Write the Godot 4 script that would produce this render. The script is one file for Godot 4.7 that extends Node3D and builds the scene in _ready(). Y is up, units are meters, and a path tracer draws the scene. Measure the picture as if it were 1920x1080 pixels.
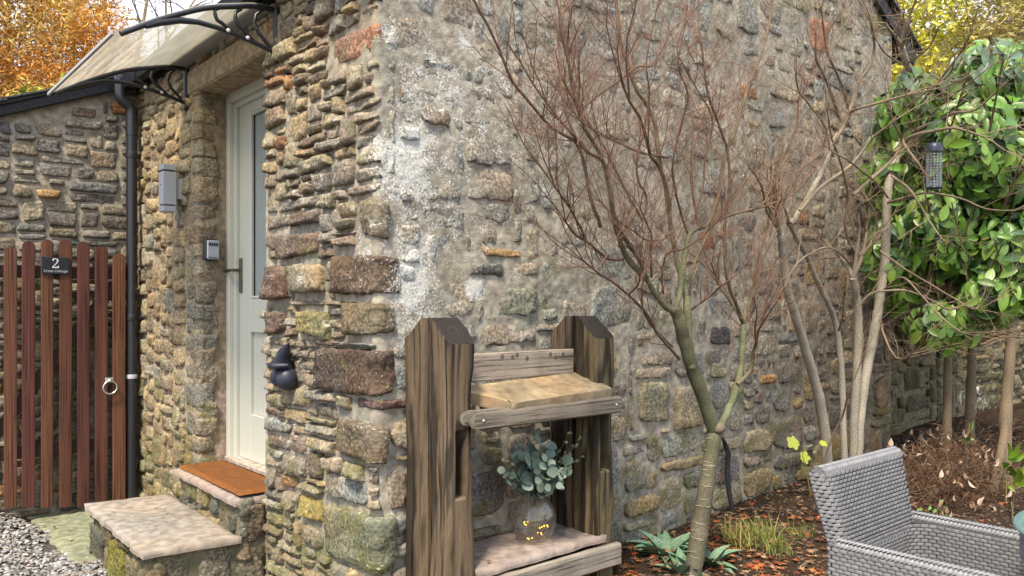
extends Node3D

# A stone cottage corner seen from its garden. x runs along the gable wall, z out of the gable wall
# towards the garden, y up. The corner of the house is the origin.

var cottage: Node3D
var fine := FastNoiseLite.new()
var mid := FastNoiseLite.new()
var coarse := FastNoiseLite.new()
var M := {}
var T := {}
var names := {}


func V(x: float, y: float, z: float) -> Vector3:
	return Vector3(x, y, z)


# ---------------------------------------------------------------- mesh building
class MB:
	var p := PackedVector3Array()
	var n := PackedVector3Array()
	var t := PackedVector2Array()
	var t2 := PackedVector2Array()
	var c := PackedColorArray()
	var i := PackedInt32Array()

	func v(pos: Vector3, nor: Vector3, uv: Vector2, col: Color, uv2 := Vector2.ZERO) -> int:
		p.append(pos)
		n.append(nor)
		t.append(uv)
		t2.append(uv2)
		c.append(col)
		return p.size() - 1

	func tri(a: int, b: int, d: int) -> void:
		i.append(a)
		i.append(d)
		i.append(b)

	func quad(a: int, b: int, d: int, e: int) -> void:
		tri(a, b, d)
		tri(a, d, e)

	func smooth(from := 0) -> void:
		for k in range(from, n.size()):
			n[k] = Vector3.ZERO
		for k in range(0, i.size(), 3):
			var a := i[k]
			if a < from:
				continue
			var b := i[k + 2]
			var d := i[k + 1]
			var f := (p[b] - p[a]).cross(p[d] - p[a])
			n[a] += f
			n[b] += f
			n[d] += f
		for k in range(from, n.size()):
			n[k] = n[k].normalized() if n[k].length_squared() > 1e-16 else Vector3.UP

	func mesh() -> ArrayMesh:
		var m := ArrayMesh.new()
		if i.is_empty():
			return m
		var arr := []
		arr.resize(Mesh.ARRAY_MAX)
		arr[Mesh.ARRAY_VERTEX] = p
		arr[Mesh.ARRAY_NORMAL] = n
		arr[Mesh.ARRAY_TEX_UV] = t
		arr[Mesh.ARRAY_TEX_UV2] = t2
		arr[Mesh.ARRAY_COLOR] = c
		arr[Mesh.ARRAY_INDEX] = i
		m.add_surface_from_arrays(Mesh.PRIMITIVE_TRIANGLES, arr)
		return m


# a face with its own four corners (counter-clockwise seen from outside)
func flat_quad(b: MB, a: Vector3, d: Vector3, e: Vector3, f: Vector3, col: Color, uvs: Array) -> void:
	var nor := (d - a).cross(e - a).normalized()
	var k := b.v(a, nor, uvs[0], col)
	b.v(d, nor, uvs[1], col)
	b.v(e, nor, uvs[2], col)
	b.v(f, nor, uvs[3], col)
	b.quad(k, k + 1, k + 2, k + 3)


# a box with chamfered edges; its longest axis is the grain
func box(b: MB, xf: Transform3D, size: Vector3, bev: float, col := Color.WHITE) -> void:
	var h := size / 2.0
	bev = minf(bev, minf(h.x, minf(h.y, h.z)) * 0.9)
	var grain := 0
	if size.y >= size.x and size.y >= size.z:
		grain = 1
	elif size.z > size.x and size.z > size.y:
		grain = 2
	var off := Vector2(xf.origin.x * 3.7 + xf.origin.z * 2.3, xf.origin.y * 1.9 + xf.origin.x)
	for ax in 3:
		for s in [-1.0, 1.0]:
			var u := (ax + 1) % 3
			var w := (ax + 2) % 3
			var q := []
			for k in [[-1, -1], [1, -1], [1, 1], [-1, 1]]:
				var pt := Vector3.ZERO
				pt[ax] = s * h[ax]
				pt[u] = k[0] * (h[u] - bev)
				pt[w] = k[1] * (h[w] - bev)
				q.append(pt)
			if s < 0:
				q = [q[3], q[2], q[1], q[0]]
			var uvs := []
			for pt in q:
				var gv: float = pt[grain] if grain != ax else pt[u]
				var gu: float = pt[w] if grain == u else pt[u]
				if grain == ax:
					gu = pt[w]
				uvs.append(Vector2(gu, gv) + off)
			flat_quad(b, xf * (q[0] as Vector3), xf * (q[1] as Vector3), xf * (q[2] as Vector3), xf * (q[3] as Vector3), col, uvs)
	if bev <= 0.0:
		return
	# chamfers along the twelve edges and eight corners
	for ax in 3:
		var u := (ax + 1) % 3
		var w := (ax + 2) % 3
		for su in [-1.0, 1.0]:
			for sw in [-1.0, 1.0]:
				var q := []
				for k in [[-1, 0], [1, 0], [1, 1], [-1, 1]]:
					var pt := Vector3.ZERO
					pt[ax] = k[0] * (h[ax] - bev)
					pt[u] = su * (h[u] - (0.0 if k[1] == 0 else bev))
					pt[w] = sw * (h[w] - (bev if k[1] == 0 else 0.0))
					q.append(pt)
				if su * sw < 0:
					q = [q[3], q[2], q[1], q[0]]
				var uvs := []
				for pt in q:
					uvs.append(Vector2(pt[w], pt[ax]) + off)
				flat_quad(b, xf * (q[0] as Vector3), xf * (q[1] as Vector3), xf * (q[2] as Vector3), xf * (q[3] as Vector3), col, uvs)
	for sx in [-1.0, 1.0]:
		for sy in [-1.0, 1.0]:
			for sz in [-1.0, 1.0]:
				var a: Vector3 = xf * Vector3(sx * h.x, sy * (h.y - bev), sz * (h.z - bev))
				var d: Vector3 = xf * Vector3(sx * (h.x - bev), sy * h.y, sz * (h.z - bev))
				var e: Vector3 = xf * Vector3(sx * (h.x - bev), sy * (h.y - bev), sz * h.z)
				if sx * sy * sz < 0:
					var sw := d
					d = e
					e = sw
				var nor := (d - a).cross(e - a).normalized()
				var k := b.v(a, nor, off, col)
				b.v(d, nor, off, col)
				b.v(e, nor, off, col)
				b.tri(k, k + 1, k + 2)


func at(x: float, y: float, z: float, turn := 0.0) -> Transform3D:
	return Transform3D(Basis(Vector3.UP, turn), Vector3(x, y, z))


func frame_of(dir: Vector3) -> Basis:
	var y := dir.normalized()
	var x := y.cross(Vector3(0.13, 0.2, 0.97))
	if x.length() < 0.05:
		x = y.cross(Vector3.RIGHT)
	x = x.normalized()
	return Basis(x, y, x.cross(y))


# a round tube through points; r holds a radius per point
func tube(b: MB, pts: Array, r: Array, sides: int, col: Array, caps := true, rough := 0.0) -> void:
	var last := -1
	var run := 0.0
	var x := frame_of(pts[1] - pts[0]).x
	var first := b.p.size()
	for k in pts.size():
		var d: Vector3 = (pts[mini(k + 1, pts.size() - 1)] - pts[maxi(k - 1, 0)]).normalized()
		x = (x - d * x.dot(d)).normalized()
		var z := x.cross(d)
		if k > 0:
			run += (pts[k] - pts[k - 1]).length()
		var start := b.p.size()
		for s in sides + 1:
			var a := TAU * s / sides
			var o := x * cos(a) + z * sin(a)
			var rr: float = r[k]
			if rough > 0.0:
				rr *= 1.0 + rough * fine.get_noise_3d(pts[k].x * 30.0 + cos(a) * 20.0, pts[k].y * 30.0, pts[k].z * 30.0 + sin(a) * 20.0)
			b.v(pts[k] + o * rr, o, Vector2(float(s) / sides * maxf(0.02, rr * TAU), run), col[k] if k < col.size() else col[-1])
		if last >= 0:
			for s in sides:
				b.quad(last + s, start + s, start + s + 1, last + s + 1)
		last = start
	if caps:
		for end in 2:
			var k := 0 if end == 0 else pts.size() - 1
			var base := first if end == 0 else last
			var d: Vector3 = (pts[0] - pts[1]).normalized() if end == 0 else (pts[-1] - pts[-2]).normalized()
			var m := b.v(pts[k], d, Vector2.ZERO, col[mini(k, col.size() - 1)])
			for s in sides:
				var q := b.v(b.p[base + s], d, Vector2.ZERO, col[mini(k, col.size() - 1)])
				var w := b.v(b.p[base + s + 1], d, Vector2.ZERO, col[mini(k, col.size() - 1)])
				if end == 0:
					b.tri(m, q, w)
				else:
					b.tri(m, w, q)


# a turned shape: profile of Vector2(radius, height)
func lathe(b: MB, xf: Transform3D, prof: Array, segs: int, col := Color.WHITE, rib := 0.0, ribs := 0) -> void:
	var from := b.p.size()
	for k in prof.size():
		for s in segs + 1:
			var a := TAU * s / segs
			var r: float = prof[k].x * (1.0 + (rib * cos(a * ribs) if ribs > 0 else 0.0))
			b.v(xf * Vector3(cos(a) * r, prof[k].y, -sin(a) * r), Vector3.UP, Vector2(float(s) / segs, prof[k].y), col)
	for k in prof.size() - 1:
		for s in segs:
			var a := from + k * (segs + 1) + s
			b.quad(a, a + 1, a + segs + 2, a + segs + 1)
	b.smooth(from)
	for k in prof.size():
		var q := from + k * (segs + 1)
		var nn := (b.n[q] + b.n[q + segs]).normalized()
		b.n[q] = nn
		b.n[q + segs] = nn


# a length of timber: local y is the grain, x its width, z its depth. top: 0 square, 1 sloping down towards +z,
# 2 sloping down towards -z, 3 rounded. slot: x from, x to, y from, y to, depth (cut in the +z face)
func beam(b: MB, xf: Transform3D, w: float, dd: float, length: float, o := {}) -> void:
	var bev: float = o.get("bevel", 0.006)
	var wave: float = o.get("wave", 0.0025)
	var top: int = o.get("top", 0)
	var drop: float = o.get("drop", 0.09)
	var flat: float = o.get("flat", 0.03)
	var slot: Array = o.get("slot", [])
	var col: Color = o.get("color", Color.WHITE)
	var endc: Color = o.get("end", col * 0.6)
	var hw := w / 2.0
	var hd := dd / 2.0
	# outline, counter-clockwise seen from above is +z -> +x ... ; walk front, right, back, left
	var ring := []
	var fx := [-hw + bev]
	var nx := maxi(2, int(w / 0.014))
	for k in range(1, nx):
		fx.append(lerpf(-hw + bev, hw - bev, float(k) / nx))
	fx.append(hw - bev)
	if slot.size():
		for e in [slot[0] - 0.0015, slot[0] + 0.0015, slot[1] - 0.0015, slot[1] + 0.0015]:
			fx.append(e)
		fx.sort()
	for x in fx:
		ring.append(Vector3(x, 0, hd))
	var nz := maxi(2, int(dd / 0.014))
	for k in nz + 1:
		ring.append(Vector3(hw, 0, lerpf(hd - bev, -hd + bev, float(k) / nz)))
	for k in nx + 1:
		ring.append(Vector3(lerpf(hw - bev, -hw + bev, float(k) / nx), 0, -hd))
	for k in nz + 1:
		ring.append(Vector3(-hw, 0, lerpf(-hd + bev, hd - bev, float(k) / nz)))
	var ys := []
	var ny := maxi(2, int(length / (0.06 if length > 0.5 else 0.03)))
	for k in ny + 1:
		ys.append(length * k / ny)
	if slot.size():
		for e in [slot[2] - 0.0015, slot[2] + 0.0015, slot[3] - 0.0015, slot[3] + 0.0015]:
			ys.append(e)
		ys.sort()
	if top:
		for k in 5:
			ys.append(length - drop * (k + 1) / 6.0)
		ys.sort()
	var around := []
	var run := 0.0
	for k in ring.size() + 1:
		around.append(run)
		run += (ring[(k + 1) % ring.size()] - ring[k % ring.size()]).length()
	var off := Vector2(xf.origin.x * 5.1 + xf.origin.z * 3.3, xf.origin.y + xf.origin.x * 2.0)
	var from := b.p.size()
	for y in ys:
		for k in ring.size() + 1:
			var q: Vector3 = ring[k % ring.size()]
			var ty := length
			if top == 1:
				ty = length - drop * clampf((q.z + hd - flat) / (dd - flat), 0, 1)
			elif top == 2:
				ty = length - drop * clampf((hd - q.z - flat) / (dd - flat), 0, 1)
			elif top == 3:
				ty = length - hw + sqrt(maxf(0.0, hw * hw - q.x * q.x))
			var yy: float = minf(y, ty)
			var pos := Vector3(q.x, yy, q.z)
			if slot.size() and k < fx.size() and q.x > slot[0] and q.x < slot[1] and yy > slot[2] and yy < slot[3]:
				pos.z -= slot[4]
			var wp: Vector3 = xf * pos
			var d := Vector3(q.x, 0, q.z).normalized() * wave
			d *= mid.get_noise_3d(wp.x * 9.0, wp.y * 3.0, wp.z * 9.0) * 1.6 + fine.get_noise_3d(wp.x * 30.0, wp.y * 3.0, wp.z * 30.0) * 0.8
			var f := 1.0 + 0.35 * mid.get_noise_3d(wp.x * 14.0, wp.y * 1.6, wp.z * 14.0)
			var cc := Color(col.r * f, col.g * f, col.b * f)
			if o.has("stain_and_tone"):
				var sn := mid.get_noise_3d(wp.x * 26.0 + 3.0, wp.y * 2.4 + 11.0, wp.z * 26.0) + 0.4 * fine.get_noise_3d(wp.x * 40.0, wp.y * 1.5, wp.z * 40.0)
				cc = cc.lerp(Color(0.022, 0.015, 0.011), smoothstep(-0.02, 0.14, sn) * float(o.stain_and_tone))
				cc = cc.lerp(Color(0.17, 0.11, 0.05), smoothstep(0.05, 0.45, -sn + 0.4 * smoothstep(0.9, 0.3, yy)) * 0.42)
			b.v(xf * (pos + d), Vector3.UP, Vector2(around[k], yy) + off, cc)
	var m := ring.size() + 1
	for j in ys.size() - 1:
		for k in ring.size():
			var a := from + j * m + k
			b.quad(a, a + 1, a + m + 1, a + m)
	# faces: keep the arrises readable by leaving the normals of each side apart
	b.smooth(from)
	for end in 2:
		var base := from if end == 0 else from + (ys.size() - 1) * m
		var s := b.p.size()
		var sum := Vector3.ZERO
		for k in ring.size():
			sum += b.p[base + k]
		sum /= ring.size()
		var nor := xf.basis.y * (-1.0 if end == 0 else 1.0)
		if top == 1 or top == 2:
			nor = (nor + xf.basis.z * (0.6 if top == 1 else -0.6)).normalized() if end == 1 else nor
		b.v(sum, nor, Vector2(0.3, 0.1) + off, endc)
		for k in ring.size():
			var q := b.p[base + k]
			b.v(q, nor, Vector2(ring[k].x, ring[k].z * 0.2) + off, endc)
		for k in ring.size():
			var k2 := (k + 1) % ring.size()
			if end == 0:
				b.tri(s, s + 1 + k2, s + 1 + k)
			else:
				b.tri(s, s + 1 + k, s + 1 + k2)


# ---------------------------------------------------------------- nodes, names and labels
func numbered(called: String) -> String:
	var k: int = names.get(called, 0)
	names[called] = k + 1
	return called if k == 0 else "%s_%03d" % [called, k]


func tag(o: Node, label: String, category: String, group := "") -> Node:
	o.set_meta("label", label)
	o.set_meta("category", category)
	if group:
		o.set_meta("group", group)
	return o


func kind(o: Node, what: String) -> Node:
	o.set_meta("kind", what)
	return o


func thing(called: String, label: String, category: String, where := Vector3.ZERO, group := "") -> Node3D:
	var o := Node3D.new()
	o.name = numbered(called)
	o.position = where
	add_child(o, true)
	tag(o, label, category, group)
	return o


# one mesh under a parent; world coordinates in b are made relative to the parent
func put(called: String, b: MB, m: Material, parent: Node3D = null) -> MeshInstance3D:
	var o := MeshInstance3D.new()
	o.name = called if parent else numbered(called)
	var from := Vector3.ZERO
	var up := parent
	while up:
		from += up.position
		up = up.get_parent() as Node3D if up.get_parent() != self else null
	if from != Vector3.ZERO:
		for k in b.p.size():
			b.p[k] -= from
	o.mesh = b.mesh()
	o.material_override = m
	if parent:
		parent.add_child(o, true)
	else:
		add_child(o, true)
	return o


func scatter(called: String, mesh: Mesh, m: Material, where: Array, tints: Array, parent: Node3D = null) -> MultiMeshInstance3D:
	var mm := MultiMesh.new()
	mm.transform_format = MultiMesh.TRANSFORM_3D
	mm.use_colors = true
	mm.mesh = mesh
	mm.instance_count = where.size()
	var from := Vector3.ZERO
	if parent:
		from = parent.position
	for k in where.size():
		var xf: Transform3D = where[k]
		xf.origin -= from
		mm.set_instance_transform(k, xf)
		mm.set_instance_color(k, tints[k])
	var o := MultiMeshInstance3D.new()
	o.name = called if parent else numbered(called)
	o.multimesh = mm
	o.material_override = m
	if parent:
		parent.add_child(o, true)
	else:
		add_child(o, true)
	return o


# ---------------------------------------------------------------- materials
func noise(seed_: int, freq: float, octaves := 4, type := FastNoiseLite.TYPE_SIMPLEX_SMOOTH) -> FastNoiseLite:
	var f := FastNoiseLite.new()
	f.seed = seed_
	f.noise_type = type
	f.frequency = freq
	f.fractal_type = FastNoiseLite.FRACTAL_FBM
	f.fractal_octaves = octaves
	return f


func grey(n: FastNoiseLite, w: int, h: int, bright := 1.0, contrast := 1.0) -> Image:
	var im := n.get_seamless_image(w, h, false, false, 0.12)
	im.adjust_bcs(bright, contrast, 1.0)
	return im


func tex(im: Image) -> ImageTexture:
	return ImageTexture.create_from_image(im)


func plain(col: Color, rough: float, metal := 0.0) -> StandardMaterial3D:
	var m := StandardMaterial3D.new()
	m.albedo_color = col.linear_to_srgb()
	m.roughness = rough
	m.metallic = metal
	return m


func tinted(rough: float, albedo: Texture2D = null, bump: Texture2D = null, relief := 0.0, scale := 0.0) -> StandardMaterial3D:
	var m := StandardMaterial3D.new()
	m.vertex_color_use_as_albedo = true
	m.roughness = rough
	m.metallic_specular = 0.35
	if albedo:
		m.albedo_texture = albedo
	if bump:
		m.heightmap_enabled = true
		m.heightmap_texture = bump
		m.heightmap_scale = relief
	if scale > 0.0:
		m.uv1_triplanar = true
		m.uv1_world_triplanar = true
		m.uv1_scale = Vector3.ONE * scale
	return m


# lichen, limewash and moss over the two house walls: a map of the unrolled wall, 6.4 m by 3.2 m
func growth_map() -> Image:
	var w := 2048
	var h := 1024
	var a := noise(11, 0.24, 3).get_image(w, h).get_data()
	var b := noise(12, 0.045, 3).get_image(w, h).get_data()
	var c := noise(13, 0.012, 3).get_image(w, h).get_data()
	# (along the wall, height, radius, strength) of what the years left there
	var spots := [
		[0.04, 2.40, 0.05, 1.5], [0.10, 1.98, 0.16, 0.85], [0.15, 1.86, 0.16, 0.7], [0.3, 1.7, 0.5, 0.28], [0.25, 2.3, 0.4, 0.25], [0.16, 1.62, 0.14, 0.55], [0.14, 1.42, 0.15, 1.0], [0.13, 1.24, 0.13, 0.85], [0.10, 1.05, 0.10, 0.6], [0.07, 0.82, 0.08, 0.5],
		[0.462, 1.43, 0.065, 1.7], [0.40, 2.46, 0.05, 0.9], [0.45, 2.2, 0.3, 0.34], [0.2, 2.28, 0.2, 0.45], [0.8, 2.35, 0.35, 0.34], [0.4, 1.8, 0.3, 0.3], [1.4, 2.4, 0.5, 0.3], [2.4, 2.7, 0.6, 0.25],
		[-0.55, 1.44, 0.08, 0.6], [-0.12, 1.60, 0.12, 0.45], [-0.30, 1.9, 0.25, 0.3], [-0.35, 1.25, 0.12, 0.35], [-0.55, 0.95, 0.25, 0.35], [-0.2, 0.9, 0.2, 0.3], [-0.75, 0.7, 0.15, 0.4], [-0.5, 1.7, 0.3, 0.3], [-0.85, 1.6, 0.25, 0.25],
		[1.6, 0.95, 0.3, 0.25], [1.2, 0.7, 0.3, 0.2], [-0.6, 2.1, 0.3, 0.2], [1.25, 0.45, 0.3, 0.3],
	]
	var cw := 64
	var ch := 32
	var weight := PackedFloat32Array()
	weight.resize(512 * 256)
	for y in 256:
		for x in 512:
			var s := -1.95 + 6.4 * x / 512.0
			var t := 3.2 - 3.2 * y / 256.0
			var k := 0.0
			for q in spots:
				var d: float = Vector2(s - q[0], t - q[1]).length_squared() / (q[2] * q[2])
				if d < 4.0:
					k += q[3] * exp(-d * 1.4)
			weight[y * 512 + x] = k
	var out := PackedByteArray()
	out.resize(w * h * 4)
	for y in h:
		var t := 3.2 - 3.2 * y / h
		var mossy := clampf(0.85 - t * 0.7, 0.0, 0.5)
		for x in w:
			var k := y * w + x
			var na := a[k]
			var nb := b[k]
			var nc := c[k]
			var g := weight[(y >> 2) * 512 + (x >> 2)]
			var val := (na * 0.46 + nb * 0.3 + nc * 0.24) / 255.0 + minf(g, 1.5) * 0.30
			var al := clampf((val - 0.675) / 0.2, 0.0, 1.0)
			var o := k * 4
			# crisp single crusts of lichen
			if na + (nb >> 2) + int(g * 30.0) > 226:
				al = maxf(al, clampf((na + (nb >> 2) + int(g * 30.0) - 226) / 34.0, 0.0, 1.0))
			if al > 0.0:
				var lum := 158 + (na >> 2)
				out[o] = mini(lum, 222)
				out[o + 1] = mini(lum, 222)
				out[o + 2] = mini(lum - 6, 220)
				out[o + 3] = int(al * 215.0)
			else:
				var ms := (nb * 0.35 + (255 - nc) * 0.65) / 255.0 + mossy * 0.35 - 0.69
				if ms > 0.0:
					out[o] = 92
					out[o + 1] = 90
					out[o + 2] = 48
					out[o + 3] = int(minf(ms * 5.0, 0.62) * 255.0)
	return Image.create_from_data(w, h, false, Image.FORMAT_RGBA8, out)


# grain of wood, running along v: streaks with dark checks
func wood_image(seed_: int, w: int, h: int, contrast: float, dark: float) -> Image:
	var s1 := noise(seed_, 0.055, 4).get_seamless_image(w, 24, false, false, 0.2)
	s1.resize(w, h, Image.INTERPOLATE_CUBIC)
	var s2 := noise(seed_ + 1, 0.02, 3).get_seamless_image(w, 12, false, false, 0.2)
	s2.resize(w, h, Image.INTERPOLATE_CUBIC)
	var s3 := noise(seed_ + 2, 0.2, 2).get_seamless_image(w, 96, false, false, 0.2)
	s3.resize(w, h, Image.INTERPOLATE_CUBIC)
	var a := s1.get_data()
	var b := s2.get_data()
	var c := s3.get_data()
	var out := PackedByteArray()
	out.resize(w * h)
	for k in w * h:
		var f := (a[k] * 0.45 + b[k] * 0.25 + c[k] * 0.3) / 255.0
		f = 0.84 + (f - 0.5) * contrast
		if a[k] < 86:
			f -= dark * (86 - a[k]) / 70.0
		out[k] = int(clampf(f, 0.08, 1.0) * 255.0)
	return Image.create_from_data(w, h, false, Image.FORMAT_L8, out)


# broken sandstone: grain with a faint bedding that runs along the stone
func strata(n: int) -> Image:
	var bed := noise(15, 0.02, 3).get_seamless_image(n / 8, n, false, false, 0.15)
	bed.resize(n, n, Image.INTERPOLATE_CUBIC)
	var a := noise(5, 0.022, 6).get_seamless_image(n, n, false, false, 0.12).get_data()
	var b := bed.get_data()
	var f := noise(6, 0.16, 3).get_seamless_image(n, n, false, false, 0.12).get_data()
	var out := PackedByteArray()
	out.resize(n * n)
	for k in n * n:
		out[k] = int(a[k] * 0.58 + b[k] * 0.26 + f[k] * 0.16)
	return Image.create_from_data(n, n, false, Image.FORMAT_L8, out)


func make_materials() -> void:
	var grain := grey(noise(3, 0.03, 5), 1024, 1024, 1.0, 0.34)
	grain.adjust_bcs(1.78, 1.0, 1.0)
	T.grain = tex(grain)
	var rough := grey(noise(4, 0.05, 5), 1024, 1024, 1.0, 0.44)
	rough.adjust_bcs(1.66, 1.0, 1.0)
	T.rough = tex(rough)
	var soft := grey(noise(9, 0.012, 6), 1024, 1024, 1.0, 0.22)
	soft.adjust_bcs(1.78, 1.0, 1.0)
	T.soft = tex(soft)
	var pits := strata(1024)
	T.pits = tex(pits)
	T.growth = tex(growth_map())
	T.wood = tex(wood_image(21, 512, 1024, 0.62, 0.45))
	T.wood_pale = tex(wood_image(31, 512, 1024, 0.55, 0.35))
	T.speck = tex(grey(noise(7, 0.12, 3), 512, 512, 1.1, 1.2))
	var m := tinted(0.93, T.rough, T.pits, 1.15, 0.9)
	m.detail_enabled = true
	m.detail_albedo = T.growth
	m.detail_uv_layer = BaseMaterial3D.DETAIL_UV_2
	M.stone = m
	M.flush_stone = m.duplicate()
	M.flush_stone.heightmap_scale = 0.55
	M.flush_stone.metallic_specular = 0.2
	m = tinted(0.96, T.soft, T.pits, 0.38, 1.3)
	m.detail_enabled = true
	m.detail_albedo = T.growth
	m.detail_uv_layer = BaseMaterial3D.DETAIL_UV_2
	M.mortar = m
	M.flag = tinted(0.8, T.soft, T.speck, 0.06, 1.2)
	M.soil = tinted(1.0, T.rough, T.pits, 1.6, 2.0)
	M.soil.metallic_specular = 0.1
	M.stone.metallic_specular = 0.22
	M.mortar.metallic_specular = 0.18
	M.old_wood = tinted(0.85, T.wood, T.wood, 0.5)
	M.old_wood.uv1_scale = Vector3(1.5, 0.8, 1)
	M.pale_wood = tinted(0.85, T.wood_pale, T.wood_pale, 0.3)
	M.pale_wood.uv1_scale = Vector3(2.6, 1.3, 1)
	M.stained = tinted(0.55, T.wood_pale, T.wood_pale, 0.12)
	M.stained.uv1_scale = Vector3(3.0, 0.8, 1)
	M.bark = tinted(0.75, T.grain, T.speck, 0.2, 3.0)
	M.twig = tinted(0.6)
	M.black = plain(Color(0.012, 0.013, 0.016), 0.38)
	M.pipe = plain(Color(0.016, 0.017, 0.02), 0.32)
	M.slate = tinted(0.7, T.grain, T.pits, 0.3, 1.5)
	M.door = plain(Color(0.48, 0.485, 0.42), 0.42)
	M.lamp_metal = plain(Color(0.36, 0.38, 0.41), 0.45)
	M.steel = plain(Color(0.7, 0.69, 0.66), 0.28, 0.9)
	M.tint = tinted(0.7)
	M.gloss = tinted(0.4)
	var leaf := tinted(0.42)
	leaf.metallic_specular = 0.5
	leaf.backlight_enabled = true
	leaf.backlight = Color(0.2, 0.2, 0.1)
	M.leaf = leaf
	var dull := tinted(0.75)
	dull.backlight_enabled = true
	dull.backlight = Color(0.5, 0.5, 0.4)
	M.dull_leaf = dull


# ---------------------------------------------------------------- rubble walls
# A sheet is a wall unrolled: s along it, y up, d out of it. A cornered sheet runs along z, turns its
# corner at s0 (radius r) and goes on along x; a flat one has an origin and two directions.
func wpos(sh: Dictionary, s: float, y: float, d: float) -> Vector3:
	if sh.has("o"):
		return sh.o + sh.a * s + sh.b * y + sh.n * d
	var q: float = s - sh.s0
	var r: float = sh.r
	var ox: float = sh.get("ox", 0.0)
	if q <= -r:
		return Vector3(ox - d, y, s)
	if q >= r:
		return Vector3(ox + q, y, sh.s0 + d)
	var a := (q + r) / (2.0 * r) * PI / 2.0
	return Vector3(ox + r - (r + d) * cos(a), y, sh.s0 - r + (r + d) * sin(a))


func wuv(sh: Dictionary, s: float, y: float) -> Vector2:
	return Vector2((s + 1.95) / 6.4 + sh.get("du", 0.0), 1.0 - y / 3.2 + sh.get("dv", 0.0))


func roof_line(x: float) -> float:
	return minf(2.81 + 0.562 * x, 5.836 - 0.562 * x)


# how far the mortar stands out of the wall's plane
func mortar_at(sh: Dictionary, s: float, y: float) -> float:
	var k := coarse.get_noise_2d(s * 1.6 + 7.0, y * 1.6)
	var f := mid.get_noise_2d(s * 5.0, y * 5.0 + 31.0)
	if sh.style == "gable" and s - sh.s0 > -0.02:
		# flush pointing smeared over the stones high up, raked back lower down
		var low := smoothstep(1.25, 0.7, y) + smoothstep(2.4, 3.6, s) * 0.15
		return lerpf(0.0105 + 0.006 * k + 0.005 * f + 0.004 * fine.get_noise_2d(s * 14.0, y * 20.0), 0.003 + 0.008 * f, clampf(low, 0, 1))
	if sh.style == "outbuilding":
		return 0.004 + 0.006 * f
	return 0.006 + 0.006 * k + 0.006 * f


func mortar(sh: Dictionary, s0: float, s1: float, y0: float, y1: float, step: float, holes := [], gable := false) -> MB:
	var b := MB.new()
	var ss := []
	var ns := maxi(1, int((s1 - s0) / step))
	for k in ns + 1:
		ss.append(lerpf(s0, s1, float(k) / ns))
	if sh.has("s0"):
		for e in [sh.s0 - sh.r, sh.s0 - sh.r * 0.4, sh.s0 + sh.r * 0.4, sh.s0 + sh.r]:
			if e > s0 and e < s1:
				ss.append(e)
		ss.sort()
	var ny := maxi(1, int((y1 - y0) / step))
	var base: Color = sh.mortar
	for j in ny + 1:
		for s in ss:
			var top := y1
			if gable:
				top = minf(y1, roof_line(maxf(s, 0.0)) - 0.02)
			var y := lerpf(y0, top, float(j) / ny)
			var d := mortar_at(sh, s, y)
			var f := 1.0 + 0.28 * coarse.get_noise_2d(s * 1.1, y * 1.1) + 0.22 * mid.get_noise_2d(s * 3.0, y * 3.0)
			var c := Color(base.r * f, base.g * f, base.b * f)
			if sh.style == "gable":
				var hue := mid.get_noise_2d(s * 2.2 + 90.0, y * 2.6)
				c = c.lerp(Color(0.30, 0.29, 0.235), smoothstep(0.02, 0.35, hue) * 0.8)
				c = c.lerp(Color(0.46, 0.415, 0.335), smoothstep(0.05, 0.4, -hue) * 0.75)
				c = c.lerp(Color(0.24, 0.21, 0.165), smoothstep(0.12, 0.4, fine.get_noise_2d(s * 7.0, y * 12.0)) * 0.6)
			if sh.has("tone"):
				c = stain_and_tone(sh, s, y, c)
			b.v(wpos(sh, s, y, d), Vector3.UP, Vector2(s, y), c, wuv(sh, s, y))
	var m := ss.size()
	for j in ny:
		for k in m - 1:
			var a := j * m + k
			var sm: float = (ss[k] + ss[k + 1]) * 0.5
			var ym := (float(j) + 0.5) / ny * (y1 - y0) + y0
			var skip := false
			for hole in holes:
				if sm > hole[0] and sm < hole[1] and ym > hole[2] and ym < hole[3]:
					skip = true
			if not skip:
				b.quad(a, a + 1, a + m + 1, a + m)
	b.smooth()
	return b


# damp, greener low down; tree shade painted brown on the far gable
func stain_and_tone(sh: Dictionary, s: float, y: float, c: Color) -> Color:
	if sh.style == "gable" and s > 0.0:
		var far := smoothstep(1.6, 3.6, s) * 0.45 * smoothstep(2.6, 1.2, y) + smoothstep(2.4, 3.8, s) * 0.15  # painted tree shade, strongest low on the far gable
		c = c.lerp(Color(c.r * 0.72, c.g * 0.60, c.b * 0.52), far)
		c = c.lerp(Color(c.r * 0.74, c.g * 0.76, c.b * 0.70), smoothstep(0.6, 0.0, y) * 0.7)
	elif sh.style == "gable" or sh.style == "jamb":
		c = c.lerp(Color(c.r * 1.18, c.g * 1.13, c.b * 1.0), smoothstep(1.6, 2.7, y) * 0.7)  # warm light painted onto the upper door wall
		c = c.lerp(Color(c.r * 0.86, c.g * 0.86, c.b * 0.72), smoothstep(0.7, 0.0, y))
	return c


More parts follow.
